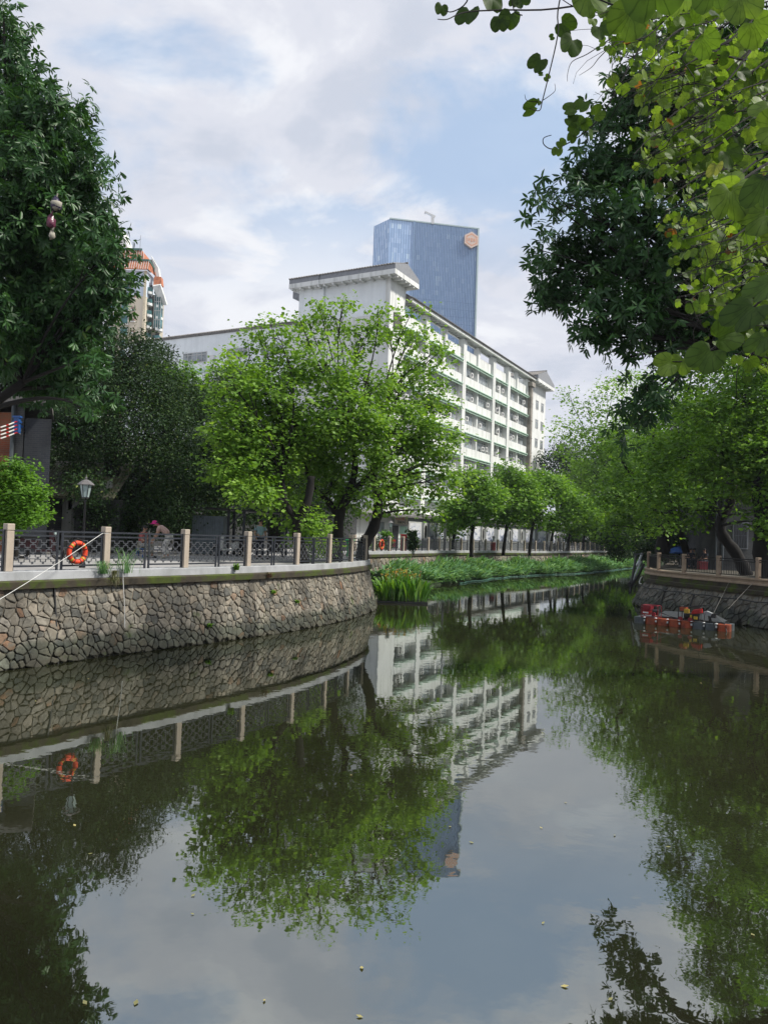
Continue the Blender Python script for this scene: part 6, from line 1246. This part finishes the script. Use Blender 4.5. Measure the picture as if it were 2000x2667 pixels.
o = leaves('blades', Pn-np.array(e.location), Tn, Nr, Sz, rs.rand(n), T_BLADE, L_REED, e)
strip_o = strip(LP, s0, s1, [(4.2, -.05), (4.0, .3), (.1, .9), (.1, -.05)], 1, 'root_mat', mat('root_mat', (.03, .05, .02), 1, bump=.5), e, 1.5); strip_o.location = -Vector(e.location)
bp_ = []
for s_ in np.arange(LP.near(-.84, 55)+5.5, LP.near(38, 124), 1.0): p = LP.at(s_); tn = LP.tan(s_); nn = Vector((tn.y, -tn.x, 0)); bp_.append(p+nn*(4.75+.18*math.sin(s_*1.1)+.12*math.sin(s_*2.9))+Vector((0, 0, .04)))
tag(MB().tube(bp_, .06, 6).build('floating_boom', mat('boom_teal', (.035, .13, .09), .6, bump=0)), 'teal floating boom edging the reed bed', 'boom')
# canna clump on its planter
cb0 = Vector((1.1, 40.3, 0)); e = empty('canna_clump', cb0, 'clump of broad-leaved canna with yellow flowers floating at the wall corner', 'plant')
MB().box((0, 0, .03), (2.6, 1.9, .16)).build('planter', IRONB, e, bevel=.03)
V = []; F = []; Rn = []; rs = np.random.RandomState(5)
for i in range(420):
    bx, by = rs.uniform(-1.25, 1.25), rs.uniform(-.95, .95); hh = rs.uniform(.9, 1.95)*(1-.25*abs(bx)/1.3); a = rs.uniform(0, 2*math.pi) ; lean = rs.uniform(.1, .5)+.2*(abs(bx) > .9); dx, dy = math.cos(a), math.sin(a)
    if abs(bx) > .8: dx = abs(dx)*np.sign(bx)
    b0_ = len(V); wd = rs.uniform(.09, .17); r = rs.rand(); K = 6
    for k in range(K+1):
        u = k/K; x = bx+dx*lean*u**1.8; y = by+dy*lean*u**1.8; z = .1+hh*(u-.22*u**4); ww = wd*math.sin(math.pi*min(1, .12+u*.88))**.8*(.35 if u < .2 else 1)
        V += [(x-dy*ww/2, y+dx*ww/2, z), (x, y, z-.02), (x+dy*ww/2, y-dx*ww/2, z)]; Rn += [r]*3
    for k in range(K):
        for j in (0, 1): c_ = b0_+3*k+j; F.append((c_, c_+1, c_+4, c_+3))
np_mesh('leaf_blades', V, F, L_CANNA, e, Rn, smooth=True)
for nm, c_ in (('yellow_flowers', (.6, .4, .03)), ('orange_flowers', (.6, .3, .12))):
    q = MB()
    for i in range(34 if nm[0] == 'y' else 9):
        x, y, z = rs.uniform(-1.2, 1.0), rs.uniform(-.8, .8), rs.uniform(1.3, 1.75); q.tube([(x, y, z-.25), (x, y, z)], .006, 3)
        for k in range(4): a = k*1.6+i; q.face([(x, y, z-.03), (x+.05*math.cos(a-.5), y+.05*math.sin(a-.5), z+.03), (x+.09*math.cos(a), y+.09*math.sin(a), z+.05), (x+.05*math.cos(a+.5), y+.05*math.sin(a+.5), z+.03)])
    q.build(nm, mat('petal_'+nm, c_, .6, bump=0), e)
# fallen leaves on the water
rs = random.Random(8); FLM = leafmat('leaf_fallen', [(0, (.2, .2, .08)), (1, (.42, .36, .14))], .1)
for k in range(34):
    x = rs.uniform(-400, 1000)+1000 if k % 3 else rs.uniform(0, 1000); y = rs.uniform(1750, 2650); p = PZ(x, y, .006); a = rs.uniform(0, 6.28); sz = rs.uniform(.03, .07)
    o = np_mesh('floating_leaf', [(0, 0, 0), (.3*sz, .5*sz, .003), (0, sz, .008), (-.3*sz, .5*sz, .003)], [(0, 1, 2, 3)], FLM, rnd=[rs.random()]*4, loc=p); o.rotation_euler = (0, 0, a); tag(o, 'small yellow fallen leaf floating on the dark water', 'leaf', 'fallen leaves floating on the canal')
# bags caught in the left tree
def bag(x, y, d, w_, h_, label, m_, m2=None):
    p = P(x, y, d); e = empty('plastic_bag', p, label, 'bag', 'bags caught in the left tree'); rs = np.random.RandomState(int(x)); k = d/2000; q = MB(); prof = [(.15, .5), (.45, .3), (.9, 0), (1.0, -.3), (.7, -.5)]
    q.lathe((0, 0, 0), [(w_*k*.5*r, h_*k*z) for r, z in prof], 9)
    for v in q.v: v += Vector(rs.normal(size=3)*.02)
    q.build('bag_body', m_, e, smooth=True); MB().tube([(0, 0, h_*k*.45), (.03, 0, h_*k*.8)], .02, 5).build('handle', m2 or m_, e)
    if m2: MB().lathe((.02, -.02, -h_*k*.55), [(w_*k*.2, 0), (w_*k*.35, .02), (w_*k*.45, .12), (w_*k*.5, .2)], 9).build('lining', m2, e, smooth=True)
bag(147, 530, 19.4, 30, 34, 'shiny dark purple bag with a white lining caught high in the left tree', mat('bag_purple', (.03, .02, .05), .25, bump=.4), BEI)
bag(134, 576, 19.4, 24, 34, 'crumpled maroon plastic bag hanging just below the purple one', mat('bag_maroon', (.12, .02, .05), .3, bump=.4))
bag(137, 610, 19.4, 16, 24, 'small translucent white bag scrap hanging lowest in the left tree', BEI)
# striped cable guards and blue bracket at the left edge
pb = P(46, 1108, 29.6); e = empty('cable_bracket', pb, 'blue bracket fixed to the brick house corner, carrying striped cables', 'bracket'); el = Vector(e.location)
MB().box(pb-el, (.2, .2, .58)).box(pb-el+Vector((0, 0, .33)), (.3, .22, .07)).box(pb-el+Vector((0, 0, .13)), (.28, .22, .06)).box((0, .25, 0), (.1, .4, .1)).build('bracket', BLUE, e)
for k in range(4):
    a0 = P(44, 1098+k*9.6, 29.4)
    for sgn, (x1, y1, d1) in ((0, (-60, 1126+k*9.6, 26.5)), (1, (108, 1110+k*9.0, 33))):
        b1_ = P(x1, y1, d1); q1 = MB(); q2 = MB(); n_ = 14
        for i in range(n_):
            u0, u1 = i/n_, (i+1)/n_; sag = lambda u: Vector((0, 0, -.12*math.sin(math.pi*u)*.5)); (q1 if i % 3 else q2).tube([a0.lerp(b1_, u0)+sag(u0), a0.lerp(b1_, u1)+sag(u1)], .024, 5)
        o = q1.build('cable_guard', WHITE); side = ('running left out of the picture', 'running right into the banyan')[sgn]
        tag(o, 'red and white striped cable %s, %s from the top' % (side, ordinal(k)), 'cable', 'striped cables at the left edge'); q2.build('red_bands', REDP, o)
# ------------------------------------------------------------------ near orchid tree branches, upper right
def hero_template():
    ths = np.radians([0, 9, 20, 33, 48, 66, 86, 108, 132]); Rr = np.array([.70, .86, .99, 1.0, .94, .84, .72, .56, .34]); V = [(0, 0, 0)]; U = [(0, 0, 0)]
    def z(x, y): return .24*abs(x)-.10*y*y-.12*x*x+.03*math.sin(6*x+5*y)
    F = []
    for s_ in (-1, 1):
        b0_ = len(V)
        for fr_ in (.33, .68, 1.0):
            for j, th in enumerate(ths): x = s_*math.sin(th)*Rr[j]*fr_*.92; y = math.cos(th)*Rr[j]*fr_; V.append((x, y, z(x, y)+.015*math.sin(j*2.1)*fr_)); U.append((j/8*.9, fr_, s_*.5+x))
        m_ = len(ths)
        for j in range(m_-1):
            F.append((0, b0_+j, b0_+j+1) if s_ < 0 else (0, b0_+j+1, b0_+j))
            for k in range(2): a_ = b0_+k*m_+j; c_ = a_+m_; f = (a_, c_, c_+1, a_+1); F.append(f if s_ < 0 else f[::-1])
    return (np.array(V, float), [f if len(f) == 4 else (f[0], f[1], f[2], f[2]) for f in F]), np.array(U, float)
HT, HUV = hero_template()
base = Vector((4.3, .6, 1.9)); ht_e = empty('orchid_tree', base, 'nearby orchid tree whose twigs and big two-lobed leaves hang into the upper right corner', 'tree')
bn = np.array(base)
MB().tube([(0, 0, -.3), (.1, .1, 1.2), (-.1, .4, 2.4), (.1, .8, 3.6), (-.3, 1.6, 5.0)], [.22, .18, .15, .11, .06], 10).build('trunk', BARK, ht_e, smooth=True)
rs = np.random.RandomState(77); twg = MB(); C = []; T = []; Nn = []; S = []; Rn = []
def cview(p): v = C0-np.array(p); return v/np.linalg.norm(v)
def addleaf(p, size, tdir, facing=None, r=None, tilt=.5):
    p = np.array(p); C.append(p); T.append(tdir); f = cview(p) if facing is None else facing
    Nn.append(f+rs.normal(size=3)*tilt+np.array((0, 0, .35))); S.append(size); Rn.append(rs.rand()*.75+.1 if r is None else r)
def imgdir(a): return Rv*math.cos(a)+Uv*math.sin(a)      # direction as seen on the picture
def heroleaf(x, y, px_, d, ang_, r=None, tilt=.35):   # (x,y) leaf base
    addleaf(P(x, y, d), px_*d/2000*(.6 if px_ > 58 else .9), imgdir(R_(ang_))+rs.normal(size=3)*.1, r=r, tilt=tilt)
def twig(pts, d0, d1, r0=.006, r1=.002, br=None):
    n_ = len(pts); q_ = [P(x, y, d0+(d1-d0)*i/(n_-1)) for i, (x, y) in enumerate(pts)]; sm = []
    for i in range(n_-1):
        p0 = q_[max(i-1, 0)]; p1 = q_[i]; p2 = q_[i+1]; p3 = q_[min(i+2, n_-1)]
        for k in range(4): u = k/4; sm.append(.5*((2*p1)+(-p0+p2)*u+(2*p0-5*p1+4*p2-p3)*u*u+(-p0+3*p1-3*p2+p3)*u**3))
    sm.append(q_[-1]); twg.tube([v-base for v in sm], [r0+(r1-r0)*i/(len(sm)-1) for i in range(len(sm))], 5); return sm
twig([(1800, -120), (1640, -20), (1450, 22), (1300, 26), (1210, 32), (1165, 50), (1140, 50)], 4.2, 3.6)
twig([(1230, -60), (1215, 5), (1180, 30), (1158, 28)], 3.4, 3.6, .004); twig([(1470, -60), (1452, 30), (1452, 90), (1430, 190), (1412, 262), (1404, 288), (1378, 282)], 3.8, 3.6, .004)
twig([(1412, 262), (1430, 250), (1445, 236), (1444, 218)], 3.6, 3.6, .002, .001); twig([(1400, 265), (1372, 262), (1366, 246)], 3.6, 3.6, .002, .001)
twig([(1700, 60), (1640, 170), (1585, 270), (1540, 330), (1480, 372), (1440, 388), (1417, 378), (1415, 360), (1435, 352)], 4.4, 4.0, .005)
twig([(1590, 100), (1530, 140), (1490, 160), (1478, 190), (1477, 212)], 4.0, 3.9, .003, .001); twig([(1600, 110), (1560, 150), (1540, 175), (1508, 196)], 4, 3.9, .003, .001); twig([(1640, 160), (1600, 240), (1575, 230), (1568, 215)], 4.2, 4.1, .003, .001)
twig([(1360, 40), (1340, 30), (1330, -10)], 3.7, 3.7, .003, .002); twig([(1600, 40), (1500, 20), (1440, -20)], 3.9, 3.8, .003, .002)
for x, y, s_, a_, r in ((1150, 15, 30, -100, .1), (1222, 28, 55, -110, .12), (1280, -5, 48, -80, .15), (1303, 50, 42, -95, .08), (1330, 36, 48, -100, .1), (1352, -8, 40, -60, .1), (1340, 2, 22, -120, .1), (1462, 60, 48, -40, .1), (1490, 105, 52, -115, .2), (1408, 155, 44, -130, .12), (1392, 278, 42, -160, .1), (1412, 193, 14, -170, .4), (1420, 200, 16, -30, .5), (1404, 262, 14, -120, .2), (1440, 95, 14, 200, .4),
                         (1493, 283, 34, 190, .35), (1507, 285, 36, 60, .4), (1492, 318, 28, 140, .35), (1512, 325, 30, 130, .35), (1500, 335, 28, 220, .35), (1520, 318, 26, -40, .35), (1548, 300, 34, 30, .5), (1535, 340, 26, -80, .35), (1465, 378, 22, 120, .45), (1452, 388, 24, -100, .5), (1490, 352, 24, -110, .3), (1495, 300, 22, 250, .45)):
    heroleaf(x, y, s_, 3.9, a_, r*.9)
for x, y, s_, a_, r, d in ((1530, -20, 115, -75, .55, 2.2), (1645, 30, 130, -120, .45, 2.0), (1700, -60, 200, -75, .35, 1.6), (1790, -30, 120, -100, .6, 2.0), (1860, -40, 130, -90, .3, 1.9), (1930, 0, 120, -80, .65, 2.0), (1960, 60, 110, -60, .5, 2.1), (1905, 485, 105, -165, .72, 1.7), (1900, 500, 135, -85, .6, 1.6), (1900, 495, 120, 45, .7, 1.7), (1995, 470, 140, -115, .05, 1.5), (1990, 560, 120, -150, .5, 1.6), (2020, 330, 110, -170, .65, 1.9), (2000, 280, 90, -150, .6, 2.2),
                         (1745, 945, 80, -160, .68, 1.8), (1775, 935, 78, -100, .6, 1.8), (1800, 940, 80, 20, .45, 1.9), (1850, 915, 120, -130, .3, 1.7), (1960, 800, 150, -140, .15, 1.6), (1870, 880, 110, 30, .35, 1.7), (2010, 740, 130, -150, .3, 1.5), (1990, 880, 100, -120, .25, 1.8), (1865, 430, 60, -110, .95, 2.4), (1890, 395, 55, -60, .2, 2.4), (1830, 100, 90, -60, .4, 2.4), (1560, 70, 70, -60, .2, 2.6), (1420+160, 20, 60, -100, .5, 2.8)):
    heroleaf(x, y, s_, d, a_, r, .55)
twig([(2080, 380), (1990, 430), (1905, 488), (1880, 520)], 1.9, 1.65, .004, .0015); twig([(2080, 640), (2000, 760), (1960, 802), (1860, 905), (1790, 938), (1750, 942)], 1.8, 1.8, .004, .0015); twig([(1900, -80), (1720, -50), (1640, 20), (1540, -10)], 1.9, 2.1, .004, .002)
def xl(y): return np.interp(y, [-80, 40, 120, 200, 300, 420, 520, 620, 720, 800, 880, 950], [1500, 1540, 1560, 1600, 1640, 1650, 1690, 1720, 1745, 1790, 1840, 1930])
for k in range(215):
    y0 = rs.uniform(-80, 900); x1 = xl(min(950, y0+60))+abs(rs.normal())*120; x0 = x1+rs.uniform(150, 330); d = rs.uniform(3.0, 5.8)
    if x1 > 2080: continue
    y1 = y0+rs.uniform(20, 110); pts = [(x0, y0-rs.uniform(0, 80)), (x0*.65+x1*.35, y0+rs.uniform(-25, 25)), (x0*.3+x1*.7, (y0+y1)/2+rs.uniform(-15, 20)), (x1, y1)]
    sm = twig(pts, d, d-.25, .0045, .0012); nl = rs.randint(7, 13); big = rs.rand() < .35
    for j in range(nl):
        u = (j+1)/nl; p = sm[min(len(sm)-1, int(u*(len(sm)-1)))]; sz = (.032+.030*rs.rand())*(1-.35*u)*(1.5 if big else 1)*(.8 if d < 4 else 1)
        a_ = rs.choice((-1, 1))*rs.uniform(40, 110)-150; pet = np.array(p)+imgdir(R_(a_))*.02
        addleaf(pet, sz, imgdir(R_(a_))+rs.normal(size=3)*.35, r=(min(1, .38+.45*rs.rand()) if rs.rand() < .72 else (.12+.2*rs.rand() if rs.rand() < .93 else 1.0)), tilt=1.2)
    if rs.rand() < .55:
        for _ in range(2): p = sm[rs.randint(4, len(sm))]; v = [Vector(p)-base]; dd = imgdir(R_(rs.uniform(170, 300))); [v.append(v[-1]+Vector(dd*.06+rs.normal(size=3)*.02)) for _ in range(4)]; twg.tube(v, [.002, .0017, .0014, .001, .0008], 4)
twg.build('twigs', BARK, ht_e)
leaves('foliage', np.array(C)-bn, np.array(T), np.array(Nn), np.array(S), np.array(Rn), HT, L_HERO, ht_e, uv=HUV)
# limbs linking the twigs to the trunk, outside the picture
q = MB()
for (x, y, d) in ((2100, -150, 4.2), (2150, 200, 3.8), (2150, 500, 3.0), (2150, 800, 2.6), (1900, -200, 3.0), (2200, 400, 5.0)):
    p = P(x, y, d)-base; q.tube(bez(Vector((0, .6, 2.6)), Vector((.3, 1.2, p.z*.8+.4)), p, 8), [.06, .05, .045, .04, .03, .025, .02, .015, .01], 6)
q.build('branches', BARK, ht_e)
# ------------------------------------------------------------------ haze
m = bpy.data.materials.new('haze_air'); m.use_nodes = True; t = m.node_tree; t.nodes.remove(t.nodes['Principled BSDF'])
pvn = N(t, 'ShaderNodeVolumePrincipled'); pvn.inputs['Color'].default_value = (.80, .87, 1, 1); pvn.inputs['Density'].default_value = .0002; pvn.inputs['Anisotropy'].default_value = .3
t.links.new(pvn.outputs[0], t.nodes['Material Output'].inputs['Volume'])
hz = MB().box((0, 1200, 66), (2000, 2800, 134.2)); hz = hz.build('haze', m); tag(hz, kind='stuff')
